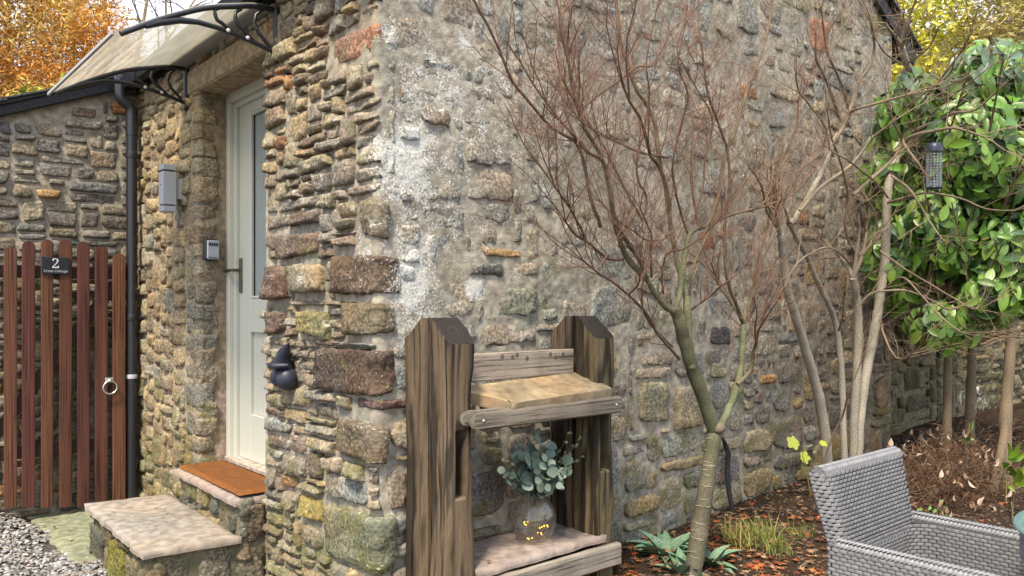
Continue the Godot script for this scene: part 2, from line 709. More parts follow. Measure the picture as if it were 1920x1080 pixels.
# fills a sheet with rectangles of random rubble; preset ones come first. Returns [s0, y0, s1, y1, colour or null]
func lay_out(rng: RandomNumberGenerator, s0: float, s1: float, y0: float, y1: float, sizes: Array, presets := [], holes := [], gable := false) -> Array:
	var cell := 0.024
	var ns := int(ceil((s1 - s0) / cell))
	var ny := int(ceil((y1 - y0) / cell))
	var full := PackedByteArray()
	full.resize(ns * ny)
	var out := []
	for j in ny:
		for k in ns:
			var s := s0 + (k + 0.5) * cell
			var y := y0 + (j + 0.5) * cell
			var shut := gable and y > roof_line(maxf(s, 0.0)) - 0.06
			for hole in holes:
				if s > hole[0] and s < hole[1] and y > hole[2] and y < hole[3]:
					shut = true
			if shut:
				full[j * ns + k] = 1
	for q in presets:
		out.append([q[0], q[1], q[2], q[3], q[4] if q.size() > 4 else null, q[5] if q.size() > 5 else 0.0])
		for j in range(maxi(0, int((q[1] - y0) / cell)), mini(ny, int((q[3] - y0) / cell) + 1)):
			for k in range(maxi(0, int((q[0] - s0) / cell)), mini(ns, int((q[2] - s0) / cell) + 1)):
				full[j * ns + k] = 1
	for j in ny:
		var k := 0
		while k < ns:
			if full[j * ns + k]:
				k += 1
				continue
			var run := 0
			while k + run < ns and not full[j * ns + k + run] and run < 40:
				run += 1
			var pick: Array = sizes[rng.randi() % sizes.size()]
			var w := int(rng.randf_range(pick[0], pick[1]) / cell)
			var h := int(rng.randf_range(pick[2], pick[3]) / cell)
			w = clampi(w, 2, run)
			if run - w < 3:
				w = run
			var room := 0
			while room < h and j + room < ny:
				var open := true
				for e in w:
					if full[(j + room) * ns + k + e]:
						open = false
						break
				if not open:
					break
				room += 1
			h = mini(h, room)
			# do not leave a sliver above
			if j + h + 1 < ny and h > 2:
				var sliver := false
				for e in w:
					if full[(j + h + 1) * ns + k + e]:
						sliver = true
				if sliver and not full[(j + h) * ns + k]:
					var clear := true
					for e in w:
						if full[(j + h) * ns + k + e]:
							clear = false
					if clear:
						h += 1
			for e in h:
				for f in w:
					full[(j + e) * ns + k + f] = 1
			if w * h > 2:
				out.append([s0 + k * cell, y0 + j * cell, s0 + (k + w) * cell, y0 + (j + h) * cell, null, 0.0])
			k += w
	return out


func stone(rng: RandomNumberGenerator, sh: Dictionary, q: Array, o: Dictionary) -> MB:
	var b := MB.new()
	var joint: float = o.get("joint", 0.010)
	var hw: float = maxf(0.014, (q[2] - q[0]) / 2.0 - joint * rng.randf_range(0.5, 1.3))
	var hh: float = maxf(0.011, (q[3] - q[1]) / 2.0 - joint * rng.randf_range(0.4, 1.2))
	var ms: float = (q[0] + q[2]) / 2.0
	var my: float = (q[1] + q[3]) / 2.0
	var round_: float = o.get("round", rng.randf_range(0.0, 0.28))
	var sk: float = o.get("skew", 0.30)
	var corner := []
	for e in 4:
		corner.append(Vector2(rng.randf_range(-sk, sk * 0.25) * minf(hw, 0.09), rng.randf_range(-sk, sk * 0.3) * hh))
	var proud: float = o.get("proud", 0.02) * rng.randf_range(0.55, 1.45) + q[5]
	var tu := rng.randf_range(-1, 1) * float(o.get("tilt", 0.010))
	var tv := rng.randf_range(-1, 0.7) * float(o.get("tilt", 0.010))
	var amp: float = o.get("lumps", 0.007)
	var edge: float = o.get("edge", 0.006) * minf(1.0, hh / 0.045)
	var step: float = o.get("step", 0.024)
	var nu := clampi(int(hw * 2.0 / step), 3, 14)
	var nv := clampi(int(hh * 2.0 / step), 3, 9)
	var us := [-1.0, -1.0]
	var soft: float = clampf(0.008 / hw, 0.03, 0.25)
	var softv: float = clampf(0.007 / hh, 0.03, 0.25)
	for k in nu + 1:
		us.append(lerpf(-1.0 + soft, 1.0 - soft, float(k) / nu))
	us.append(1.0)
	us.append(1.0)
	if sh.has("s0") and q[0] < sh.s0 - 0.02 and q[2] > sh.s0 + 0.02:
		for e in [-sh.r, -sh.r * 0.4, sh.r * 0.4, sh.r]:
			us.append((sh.s0 + e - ms) / hw)
		us.sort()
	var vs := [-1.0, -1.0]
	for k in nv + 1:
		vs.append(lerpf(-1.0 + softv, 1.0 - softv, float(k) / nv))
	vs.append(1.0)
	vs.append(1.0)
	var col: Color = o.color
	var seed_ := rng.randf() * 100.0
	var nuu := us.size()
	var nvv := vs.size()
	for j in nvv:
		for k in nuu:
			var u: float = us[k]
			var v: float = vs[j]
			var ring := 2
			if k == 0 or j == 0 or k == nuu - 1 or j == nvv - 1:
				ring = 0
			elif k == 1 or j == 1 or k == nuu - 2 or j == nvv - 2:
				ring = 1
			var su := u * sqrt(1.0 - 0.5 * round_ * v * v)
			var sv := v * sqrt(1.0 - 0.5 * round_ * u * u)
			var cu := (u + 1.0) / 2.0
			var cv := (v + 1.0) / 2.0
			var c2: Vector2 = (corner[0] as Vector2) * (-1.0) * (1 - cu) * (1 - cv)
			c2 += Vector2(corner[1].x, -corner[1].y) * cu * (1 - cv)
			c2 += Vector2(-corner[2].x, corner[2].y) * (1 - cu) * cv
			c2 += Vector2(corner[3].x, corner[3].y) * cu * cv
			var s := ms + su * hw + c2.x
			var y := my + sv * hh + c2.y
			var en := maxf(absf(u), absf(v))
			s += fine.get_noise_2d(s * 26.0 + seed_, y * 26.0) * edge * en
			y += fine.get_noise_2d(s * 26.0, y * 26.0 + seed_ + 50.0) * edge * en
			var d := -0.03
			if ring == 1:
				d = proud * (float(o.square) if o.has("square") else (0.66 if v < 0.0 else 0.46)) + (tu * u + tv * v) * 0.7 - 0.001
			elif ring == 2:
				var lump := mid.get_noise_2d(s * 8.0 + seed_, y * 8.0)
				var chip := fine.get_noise_2d(s * 18.0 + seed_, y * 30.0)
				d = proud + tu * u + tv * v + amp * lump * 1.5 + amp * 0.9 * absf(chip) + amp * 0.5 * fine.get_noise_2d(s * 50.0, y * 60.0 + seed_)
			var f := 1.0 + 0.42 * mid.get_noise_2d(s * 6.0 + seed_ * 2.0, y * 9.0) + 0.30 * fine.get_noise_2d(s * 12.0, y * 22.0 + seed_)
			var wf := 0.16 * coarse.get_noise_2d(s * 4.0 + seed_ * 3.0, y * 4.0)
			var c := Color(col.r * f * (1.0 + wf), col.g * f, col.b * f * (1.0 - wf))
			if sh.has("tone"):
				c = stain_and_tone(sh, s, y, c)
			var pos := wpos(sh, s, y, d)
			b.v(pos, Vector3.UP, Vector2(s, y), c, wuv(sh, s, y))
	for j in nvv - 1:
		for k in nuu - 1:
			var a := j * nuu + k
			b.quad(a, a + 1, a + nuu + 1, a + nuu)
	b.smooth()
	return b


func centred(called: String, b: MB, m: Material, parent: Node3D) -> MeshInstance3D:
	var lo := b.p[0]
	var hi := b.p[0]
	for q in b.p:
		lo = lo.min(q)
		hi = hi.max(q)
	var mid_ := (lo + hi) / 2.0
	var o := put(called, b, m, parent)
	var inside := mid_
	var up := parent
	while up:
		inside -= up.position
		up = up.get_parent() as Node3D if up.get_parent() != self else null
	for k in b.p.size():
		b.p[k] -= inside
	o.mesh = b.mesh()
	o.position = inside
	return o


func merge(into: MB, b: MB) -> void:
	var base := into.p.size()
	into.p.append_array(b.p)
	into.n.append_array(b.n)
	into.t.append_array(b.t)
	into.t2.append_array(b.t2)
	into.c.append_array(b.c)
	for k in b.i:
		into.i.append(k + base)


const LEFT_TONES := [Color(0.26, 0.215, 0.165), Color(0.31, 0.255, 0.19), Color(0.27, 0.215, 0.165), Color(0.36, 0.30, 0.205), Color(0.30, 0.275, 0.225), Color(0.22, 0.17, 0.13), Color(0.34, 0.29, 0.225), Color(0.27, 0.235, 0.19), Color(0.34, 0.28, 0.18), Color(0.36, 0.23, 0.14)]
const GABLE_TONES := [Color(0.36, 0.325, 0.255), Color(0.32, 0.305, 0.25), Color(0.375, 0.33, 0.25), Color(0.31, 0.30, 0.255), Color(0.345, 0.295, 0.23), Color(0.335, 0.315, 0.265), Color(0.295, 0.26, 0.215)]
const LOW_TONES := [Color(0.35, 0.315, 0.24), Color(0.29, 0.275, 0.23), Color(0.39, 0.33, 0.23), Color(0.26, 0.24, 0.205), Color(0.33, 0.28, 0.215), Color(0.25, 0.215, 0.19), Color(0.40, 0.31, 0.18)]
const GREY_TONES := [Color(0.26, 0.235, 0.195), Color(0.30, 0.265, 0.21), Color(0.21, 0.195, 0.17), Color(0.34, 0.29, 0.21), Color(0.25, 0.22, 0.165), Color(0.19, 0.165, 0.14), Color(0.30, 0.245, 0.17), Color(0.37, 0.20, 0.09)]
const MOSSY_TONES := [Color(0.155, 0.13, 0.07), Color(0.12, 0.105, 0.055), Color(0.18, 0.15, 0.085), Color(0.095, 0.085, 0.048), Color(0.20, 0.165, 0.10)]


# stones of one sheet: the largest in view as parts of their wall, the rest joined
func stones_of(rng: RandomNumberGenerator, sh: Dictionary, rects: Array, pick: Callable, parents: Callable, most: int) -> void:
	var rank := []
	for q in rects:
		var where := wpos(sh, (q[0] + q[2]) / 2.0, (q[1] + q[3]) / 2.0, 0.0)
		var away := where.distance_to(Vector3(-1.616, 1.35, 2.694))
		rank.append([(q[2] - q[0]) * (q[3] - q[1]) / (away * away), q])
	rank.sort_custom(func(a, b): return a[0] > b[0])
	var rest := {}
	var count := {}
	for e in rank:
		var q: Array = e[1]
		var wall: Node3D = parents.call(q)
		var b := stone(rng, sh, q, pick.call(q, rng))
		var k: int = count.get(wall, 0)
		if k < most:
			count[wall] = k + 1
			centred("stone", b, M.flush_stone if sh.style == "gable" and (q[0] + q[2]) > 0.0 else M.stone, wall)
		else:
			if not rest.has(wall):
				rest[wall] = MB.new()
			merge(rest[wall], b)
	for wall in rest:
		kind(put("small_stones", rest[wall], M.stone, wall), "stuff")


func build_cottage() -> void:
	var rng := RandomNumberGenerator.new()
	rng.seed = 4242
	cottage = thing("stone_cottage", "brown rubble stone cottage with a pale green door, lichen on its corner", "cottage")
	# --- the wall that runs from the door round the corner and along the gable
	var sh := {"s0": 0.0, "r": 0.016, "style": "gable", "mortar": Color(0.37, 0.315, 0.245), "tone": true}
	var shg := sh.duplicate()
	shg.mortar = Color(0.385, 0.345, 0.275)
	var hole := [[-1.96, -1.015, -1.0, 2.70]]
	var left_mortar := mortar(sh, -1.95, 0.0, -0.2, 2.83, 0.03, hole)
	var door_wall := put("door_wall", left_mortar, M.mortar, cottage)
	var gable_wall := put("gable_wall", mortar(shg, 0.0, 4.38, -0.2, 4.4, 0.032, [], true), M.mortar, cottage)
	# the stones that the eye picks out, then random rubble round them
	var marked := [
		[-0.36, 2.325, 0.03, 2.45, Color(0.36, 0.20, 0.14), -0.002],
		[-0.33, 1.375, 0.035, 1.56, Color(0.165, 0.12, 0.085), 0.012], [-0.23, 1.215, 0.032, 1.37, Color(0.20, 0.155, 0.095), 0.006],
		[-0.47, 0.985, 0.045, 1.17, Color(0.13, 0.092, 0.07), 0.012], [-0.645, 1.20, -0.36, 1.335, Color(0.30, 0.26, 0.13), 0.014],
		[-1.0, 1.36, -0.75, 1.545, Color(0.185, 0.13, 0.10), 0.014], [-0.71, 1.385, -0.38, 1.53, Color(0.34, 0.27, 0.17), 0.02],
		[-0.63, 0.40, -0.42, 0.525, Color(0.37, 0.28, 0.10), 0.01], [-0.40, 0.30, 0.03, 0.53, Color(0.24, 0.23, 0.155), 0.01],
		[-0.87, 1.555, -0.46, 1.68, Color(0.20, 0.145, 0.105), 0.012], [-0.30, 0.72, 0.035, 0.895, Color(0.215, 0.155, 0.10), 0.012],
		[-0.17, 0.93, 0.17, 0.985, Color(0.17, 0.115, 0.10), 0.006],
		[-0.95, 1.20, -0.78, 1.33, Color(0.19, 0.145, 0.12), 0.01], [-0.12, 1.60, 0.06, 1.77, Color(0.24, 0.20, 0.14), 0.004],
		[-0.015, 2.51, 0.26, 2.70, Color(0.33, 0.325, 0.29), 0.004],
		[3.205, 2.99, 3.47, 3.24, Color(0.50, 0.235, 0.14), 0.0], [1.95, 1.63, 2.17, 1.76, Color(0.38, 0.20, 0.12), 0.006],
		[0.505, 1.55, 0.745, 1.60, Color(0.42, 0.255, 0.115), 0.004], [0.52, 1.28, 0.83, 1.44, Color(0.275, 0.27, 0.195), 0.005],
		[1.51, 0.70, 1.785, 0.945, Color(0.36, 0.30, 0.19), 0.012], [1.80, 0.68, 2.09, 0.92, Color(0.35, 0.29, 0.19), 0.012],
		[0.18, 2.08, 0.345, 2.17, Color(0.27, 0.215, 0.16), 0.006], [2.12, 1.11, 2.345, 1.23, Color(0.12, 0.105, 0.10), 0.01],
		[0.43, 1.47, 0.62, 1.535, Color(0.235, 0.225, 0.195), 0.010], [2.4, 2.55, 2.62, 2.64, Color(0.42, 0.23, 0.12), 0.0], [2.9, 1.85, 3.2, 1.98, Color(0.40, 0.25, 0.14), 0.004],
		[2.62, 0.86, 2.80, 0.93, Color(0.40, 0.25, 0.12), 0.006],
	]
	var left_sizes := [[0.14, 0.30, 0.05, 0.085], [0.18, 0.38, 0.045, 0.075], [0.12, 0.24, 0.09, 0.14], [0.08, 0.16, 0.05, 0.085], [0.2, 0.4, 0.07, 0.115], [0.14, 0.3, 0.045, 0.06], [0.10, 0.2, 0.06, 0.10]]
	var gable_sizes := [[0.18, 0.40, 0.09, 0.18], [0.15, 0.30, 0.12, 0.24], [0.24, 0.5, 0.07, 0.13], [0.12, 0.22, 0.08, 0.14], [0.26, 0.44, 0.14, 0.26]]
	var left := lay_out(rng, -1.94, 0.02, -0.05, 2.80, left_sizes, marked.slice(0, 14), hole)
	var quoins := marked.slice(0, 15)
	var right := lay_out(rng, 0.03, 4.37, -0.05, 3.62, gable_sizes, marked.slice(14) + marked.slice(0, 14).filter(func(q): return q[2] > 0.03), [], true)
	# stones of the door wall that end at the corner turn it, as quoins do
	for q in left:
		if q[2] > -0.03 and q[2] < 0.05 and q[2] - q[0] > 0.07:
			q[2] = rng.randf_range(0.04, 0.14) if q[3] - q[1] > 0.075 else 0.018
	var seen := {}
	for q in marked.slice(0, 14):
		seen["%.3f %.3f" % [q[0], q[1]]] = true
	right = right.filter(func(q): return not seen.has("%.3f %.3f" % [q[0], q[1]]))
	var pick := func(q: Array, r: RandomNumberGenerator) -> Dictionary:
		var s: float = (q[0] + q[2]) / 2.0
		var y: float = (q[1] + q[3]) / 2.0
		var o := {}
		if s < 0.0:
			var tones: Array = LEFT_TONES
			o = {"proud": 0.026, "tilt": 0.011, "lumps": 0.0085, "joint": 0.0050, "edge": 0.009, "round": r.randf_range(0.0, 0.2), "color": tones[r.randi() % 9 if r.randf() < 0.96 else 9]}
			if q[2] > 0.0:
				o.proud = 0.018
		else:
			var low: float = clampf(smoothstep(1.2, 0.75, y) + smoothstep(2.2, 3.4, s) * 0.25, 0, 1)
			o = {"proud": lerpf(0.0095, 0.016, low), "tilt": lerpf(0.006, 0.007, low), "lumps": lerpf(0.006, 0.008, low), "joint": lerpf(0.004, 0.011, low), "edge": 0.016, "round": lerpf(0.25, 0.5, low), "color": (GABLE_TONES if r.randf() > low else LOW_TONES)[r.randi() % 7], "step": 0.03}
		if q[4] != null:
			o.color = q[4]
			o.round = 0.16
		return o
	stones_of(rng, sh, left + right, pick, func(q): return door_wall if (q[0] + q[2]) / 2.0 < 0.0 else gable_wall, 295)
	# --- the far side of the doorway, with stones that turn into the reveal
	var shj := {"s0": -1.95, "r": 0.014, "style": "jamb", "mortar": Color(0.36, 0.285, 0.20), "tone": true}
	var jamb := put("door_jamb_wall", mortar(shj, -3.16, -1.95 + 0.16, -0.2, 2.83, 0.03), M.mortar, cottage)
	var jl := lay_out(rng, -3.15, -1.90, -0.02, 2.56, [[0.12, 0.26, 0.07, 0.12], [0.14, 0.3, 0.10, 0.17], [0.11, 0.2, 0.08, 0.13], [0.16, 0.32, 0.12, 0.20]]) + lay_out(rng, -3.15, -2.2, 2.57, 2.80, left_sizes)
	for q in jl:
		if q[2] > -1.98:
			q[2] = -1.95 + rng.randf_range(0.085, 0.115)
			q[0] = minf(q[0], -2.05)
	stones_of(rng, shj, jl, func(q, r): return {"proud": 0.02 if q[2] < -1.95 else 0.012, "tilt": 0.009, "lumps": 0.008, "joint": 0.0055, "edge": 0.011, "color": ([Color(0.38, 0.305, 0.185), Color(0.33, 0.27, 0.18), Color(0.41, 0.335, 0.21), Color(0.30, 0.24, 0.165), Color(0.36, 0.32, 0.24), Color(0.35, 0.265, 0.17)] if q[2] < -1.95 else [Color(0.33, 0.27, 0.19), Color(0.27, 0.24, 0.19), Color(0.36, 0.30, 0.20)])[r.randi() % (6 if q[2] < -1.95 else 3)]}, func(_q): return jamb, 295)
	# smooth render between those stones and the frame, the lintel and its soffit
	var b := MB.new()
	box(b, at(0.085, 1.25, -1.963), V(0.16, 2.66, 0.03), 0.004, Color(0.37, 0.285, 0.235))
	put("door_reveal", b, M.mortar, cottage)
	b = MB.new()
	box(b, at(0.085, 2.64, -1.48), V(0.21, 0.145, 1.26), 0.012, Color(0.40, 0.315, 0.21))
	put("lintel", b, M.mortar, cottage)
	b = MB.new()
	box(b, at(0.03, 2.76, -1.48), V(0.05, 0.12, 1.2), 0.01, Color(0.30, 0.24, 0.17))
	put("wall_above_door", b, M.mortar, cottage)
	# inner body, so that the walls have thickness
	b = MB.new()
	box(b, at(0.31, 1.3, -3.1), V(0.1, 3.0, 2.2), 0.0, Color(0.2, 0.17, 0.13))
	box(b, at(0.31, 1.3, -0.53), V(0.1, 3.0, 0.9), 0.0, Color(0.2, 0.17, 0.13))
	box(b, at(0.285, 1.5, -1.475), V(0.03, 2.7, 1.02), 0.0, Color(0.08, 0.07, 0.06))  # dark panel added behind the door to shut out sky light
	box(b, at(2.35, 1.25, -0.22), V(4.0, 3.0, 0.3), 0.0, Color(0.2, 0.17, 0.13))
	put("inner_wall_and_panel", b, M.mortar, cottage)
	build_door()
	build_roof()


func build_door() -> void:
	var b := MB.new()
	var z0 := -1.95
	var z1 := -1.005
	# frame: two jambs and a head, each stepped
	for z in [z0 + 0.022, z1 - 0.022]:
		box(b, at(0.185, 1.505, z), V(0.07, 2.13, 0.044), 0.004)
		box(b, at(0.205, 1.505, z + (0.04 if z < -1.5 else -0.04)), V(0.055, 2.10, 0.036), 0.003)
	box(b, at(0.185, 2.545, (z0 + z1) / 2), V(0.072, 0.056, z1 - z0 - 0.09), 0.004)
	box(b, at(0.205, 2.503, (z0 + z1) / 2), V(0.055, 0.03, z1 - z0 - 0.162), 0.003)
	put("door_frame", b, M.door, cottage)
	b = MB.new()
	box(b, at(0.19, 0.449, (z0 + z1) / 2), V(0.10, 0.028, z1 - z0 - 0.002), 0.005, Color(0.45, 0.38, 0.31))
	put("sill", b, M.flag, cottage)
	# the leaf: a stile-and-rail door with one tall pane over a boarded panel
	var a0 := -1.868
	var a1 := -1.09
	b = MB.new()
	var g0 := -1.715
	var g1 := -1.243
	box(b, at(0.222, 1.486, (a0 + g0) / 2), V(0.045, 2.044, g0 - a0), 0.003)
	box(b, at(0.222, 1.486, (a1 + g1) / 2), V(0.045, 2.044, a1 - g1), 0.003)
	box(b, at(0.222, 2.47, (g0 + g1) / 2), V(0.045, 0.076, g1 - g0), 0.003)
	box(b, at(0.222, 1.285, (g0 + g1) / 2), V(0.045, 0.19, g1 - g0), 0.003)
	box(b, at(0.222, 0.595, (g0 + g1) / 2), V(0.045, 0.262, g1 - g0), 0.003)
	var door := put("door", b, M.door, cottage)
	b = MB.new()
	for e in [g0 + 0.008, g1 - 0.008]:
		box(b, at(0.207, 1.906, e), V(0.022, 1.052, 0.016), 0.005)
	for e in [1.388, 2.424]:
		box(b, at(0.207, e, (g0 + g1) / 2), V(0.022, 0.016, g1 - g0 - 0.032), 0.005)
	put("glazing_bead", b, M.door, door)
	for k in 5:
		b = MB.new()
		var w := (g1 - g0) / 5.0
		box(b, at(0.228, 0.958, g0 + w * (k + 0.5)), V(0.018, 0.464, w - 0.004), 0.003)
		put("board", b, M.door, door)
	b = MB.new()
	box(b, at(0.224, 1.906, (g0 + g1) / 2), V(0.008, 1.02, g1 - g0 - 0.032), 0.0)
	var pane := StandardMaterial3D.new()
	pane.albedo_color = Color(0.60, 0.635, 0.625)
	pane.roughness = 0.22
	pane.metallic_specular = 0.7
	pane.heightmap_enabled = true
	pane.heightmap_texture = T.speck
	pane.heightmap_scale = 0.25
	pane.uv1_triplanar = true
	pane.uv1_scale = Vector3.ONE * 4.0
	put("glass_pane", b, pane, door)
	b = MB.new()
	for e in [g0 + 0.019, g1 - 0.019]:
		box(b, at(0.2165, 1.906, e), V(0.006, 1.02, 0.006), 0.0)
	put("glass_seal", b, M.black, door)
	b = MB.new()
	box(b, at(0.194, 1.515, -1.838), V(0.012, 0.20, 0.03), 0.004)
	tube(b, [V(0.188, 1.545, -1.838), V(0.15, 1.545, -1.838), V(0.142, 1.545, -1.842), V(0.14, 1.545, -1.86), V(0.14, 1.543, -1.95)], [0.009, 0.009, 0.009, 0.009, 0.008], 10, [Color.WHITE])
	put("door_handle", b, plain(Color(0.10, 0.085, 0.065), 0.35, 0.6), door)


func build_roof() -> void:
	var b := MB.new()
	# two slopes of slate on a slab, their ends closed by a dark verge
	var an := atan(0.562)
	var n := Vector3(-sin(an), cos(an), 0)
	var ridge := V(2.693, 4.36, 0)
	var eave := V(-0.14, 2.81 - 0.14 * 0.562 + 0.05, 0)
	var slope := (ridge - eave).length()
	var mid_ := (ridge + eave) / 2.0
	box(b, Transform3D(Basis(Vector3(0, 0, 1), an), V(mid_.x, mid_.y, -3.0) + n * 0.03), V(slope, 0.06, 6.05), 0.0, Color(0.05, 0.05, 0.055))
	var e2 := V(4.72, 5.836 - 4.72 * 0.562 + 0.05, 0)
	var s2 := (ridge - e2).length()
	var m2 := (ridge + e2) / 2.0
	var n2 := Vector3(sin(an), cos(an), 0)
	box(b, Transform3D(Basis(Vector3(0, 0, 1), -an), V(m2.x, m2.y, -3.0) + n2 * 0.03), V(s2, 0.06, 6.05), 0.0, Color(0.05, 0.05, 0.055))
	var roof := put("roof", b, M.slate, cottage)
	for k in 12:
		b = MB.new()
		var c := e2.lerp(ridge, (k + 0.5) / 12.0)
		box(b, Transform3D(Basis(Vector3(0, 0, 1), -an + 0.03), V(c.x, c.y, -0.09) + n2 * 0.072), V(s2 / 12.0 + 0.06, 0.014, 0.33), 0.002, Color(0.06, 0.06, 0.065))
		put("slate", b, M.slate, roof)
	for k in 12:
		b = MB.new()
		var c := eave.lerp(ridge, (k + 0.5) / 12.0)
		box(b, Transform3D(Basis(Vector3(0, 0, 1), an - 0.03), V(c.x, c.y, -0.09) + n * 0.072), V(slope / 12.0 + 0.06, 0.014, 0.33), 0.002, Color(0.06, 0.06, 0.065))
		put("slate", b, M.slate, roof)
	b = MB.new()
	box(b, Transform3D(Basis(Vector3(0, 0, 1), -an), V(m2.x, m2.y, 0.035) - n2 * 0.02), V(s2, 0.1, 0.022), 0.003, Color(0.035, 0.03, 0.028))
	box(b, Transform3D(Basis(Vector3(0, 0, 1), an), V(mid_.x, mid_.y, 0.035) - n * 0.02), V(slope, 0.1, 0.022), 0.003, Color(0.035, 0.03, 0.028))
	put("verge_board", b, M.slate, roof)
	# gutter along the door wall
	b = MB.new()
	var inside := []
	for ring in [0.055, 0.050]:
		for k in 9:
			var a := PI * k / 8.0
			inside.append(Vector2(-cos(a) * ring, -sin(a) * ring))
	var from := b.p.size()
	for zz in [-3.1, 0.03]:
		for q in inside:
			b.v(V(-0.085 + q.x, 2.845 + q.y, zz), Vector3.UP, Vector2.ZERO, Color.WHITE)
	for k in 8:
		b.quad(from + k, from + k + 1, from + 18 + k + 1, from + 18 + k)
		b.quad(from + 9 + k + 1, from + 9 + k, from + 27 + k, from + 27 + k + 1)
	b.smooth()
	put("gutter", b, M.pipe, roof)
	b = MB.new()
	box(b, at(-0.018, 2.84, -1.55), V(0.026, 0.12, 3.1), 0.003, Color(0.03, 0.028, 0.027))
	put("fascia", b, M.slate, roof)


# ---------------------------------------------------------------- the smaller building, gate, steps
func build_outbuilding() -> void:
	var rng := RandomNumberGenerator.new()
	rng.seed = 77
	var house := thing("outbuilding", "grey coursed rubble outbuilding with a dark sloping verge behind the picket gate", "outbuilding")
	var sh := {"o": V(0, 0, -3.15), "a": V(1, 0, 0), "b": V(0, 1, 0), "n": V(0, 0, 1), "style": "outbuilding", "mortar": Color(0.36, 0.315, 0.245), "du": 0.47, "dv": 0.2}
	var b := MB.new()
	var nx := 60
	var ny := 70
	for j in ny + 1:
		for k in nx + 1:
			var x := lerpf(-1.9, 0.0, float(k) / nx)
			var y := lerpf(-0.2, 2.861 + x * 0.415, float(j) / ny)
			var f := 1.0 + 0.25 * coarse.get_noise_2d(x * 2.0, y * 2.0) + 0.2 * mid.get_noise_2d(x * 4.0, y * 4.0)
			b.v(wpos(sh, x, y, mortar_at(sh, x, y)), Vector3.UP, Vector2(x, y), Color(sh.mortar.r * f, sh.mortar.g * f, sh.mortar.b * f), wuv(sh, x, y))
	for j in ny:
		for k in nx:
			var a := j * (nx + 1) + k
			b.quad(a, a + 1, a + nx + 2, a + nx + 1)
	b.smooth()
	var wall := put("wall", b, M.mortar, house)
	var rects := lay_out(rng, -1.9, 0.0, 0.0, 2.86, [[0.16, 0.34, 0.06, 0.11], [0.12, 0.24, 0.07, 0.13], [0.2, 0.4, 0.05, 0.08], [0.1, 0.2, 0.08, 0.14]], [[-0.19, 2.62, 0.0, 2.71, Color(0.45, 0.225, 0.09), 0.006], [-0.42, 2.57, -0.24, 2.65, Color(0.30, 0.215, 0.15), 0.004], [-0.62, 2.02, -0.46, 2.09, Color(0.40, 0.23, 0.10), 0.006]])
	rects = rects.filter(func(q): return q[3] < 2.84 + q[0] * 0.415)
	stones_of(rng, sh, rects, func(q, r): return {"proud": 0.019, "tilt": 0.006, "lumps": 0.006, "joint": 0.0055, "edge": 0.008, "round": r.randf_range(0.1, 0.35), "color": q[4] if q[4] != null else GREY_TONES[r.randi() % 8 if r.randf() < 0.15 else r.randi() % 7]}, func(_q): return wall, 240)
	b = MB.new()
	var an := atan(0.415)
	var mid_ := V(-0.95, 2.861 - 0.95 * 0.415 + 0.012, -3.15)
	box(b, Transform3D(Basis(Vector3(0, 0, 1), an), mid_ + V(0, 0.0, 0.045)), V(2.06, 0.055, 0.05), 0.004, Color(0.035, 0.033, 0.033))
	put("verge_board", b, M.slate, house)
	b = MB.new()
	box(b, Transform3D(Basis(Vector3(0, 0, 1), an), mid_ + V(-0.02, 0.043, -2.0)), V(2.1, 0.022, 4.16), 0.0, Color(0.05, 0.05, 0.053))
	var roof := put("roof", b, M.slate, house)
	for k in 7:
		b = MB.new()
		box(b, Transform3D(Basis(Vector3(0, 0, 1), an - 0.03), mid_ + V(-0.9 + k * 0.3, 0.066 + (-0.9 + k * 0.3) * 0.415, -0.05)), V(0.36, 0.012, 0.30), 0.002, Color(0.055, 0.055, 0.06))
		put("slate", b, M.slate, roof)


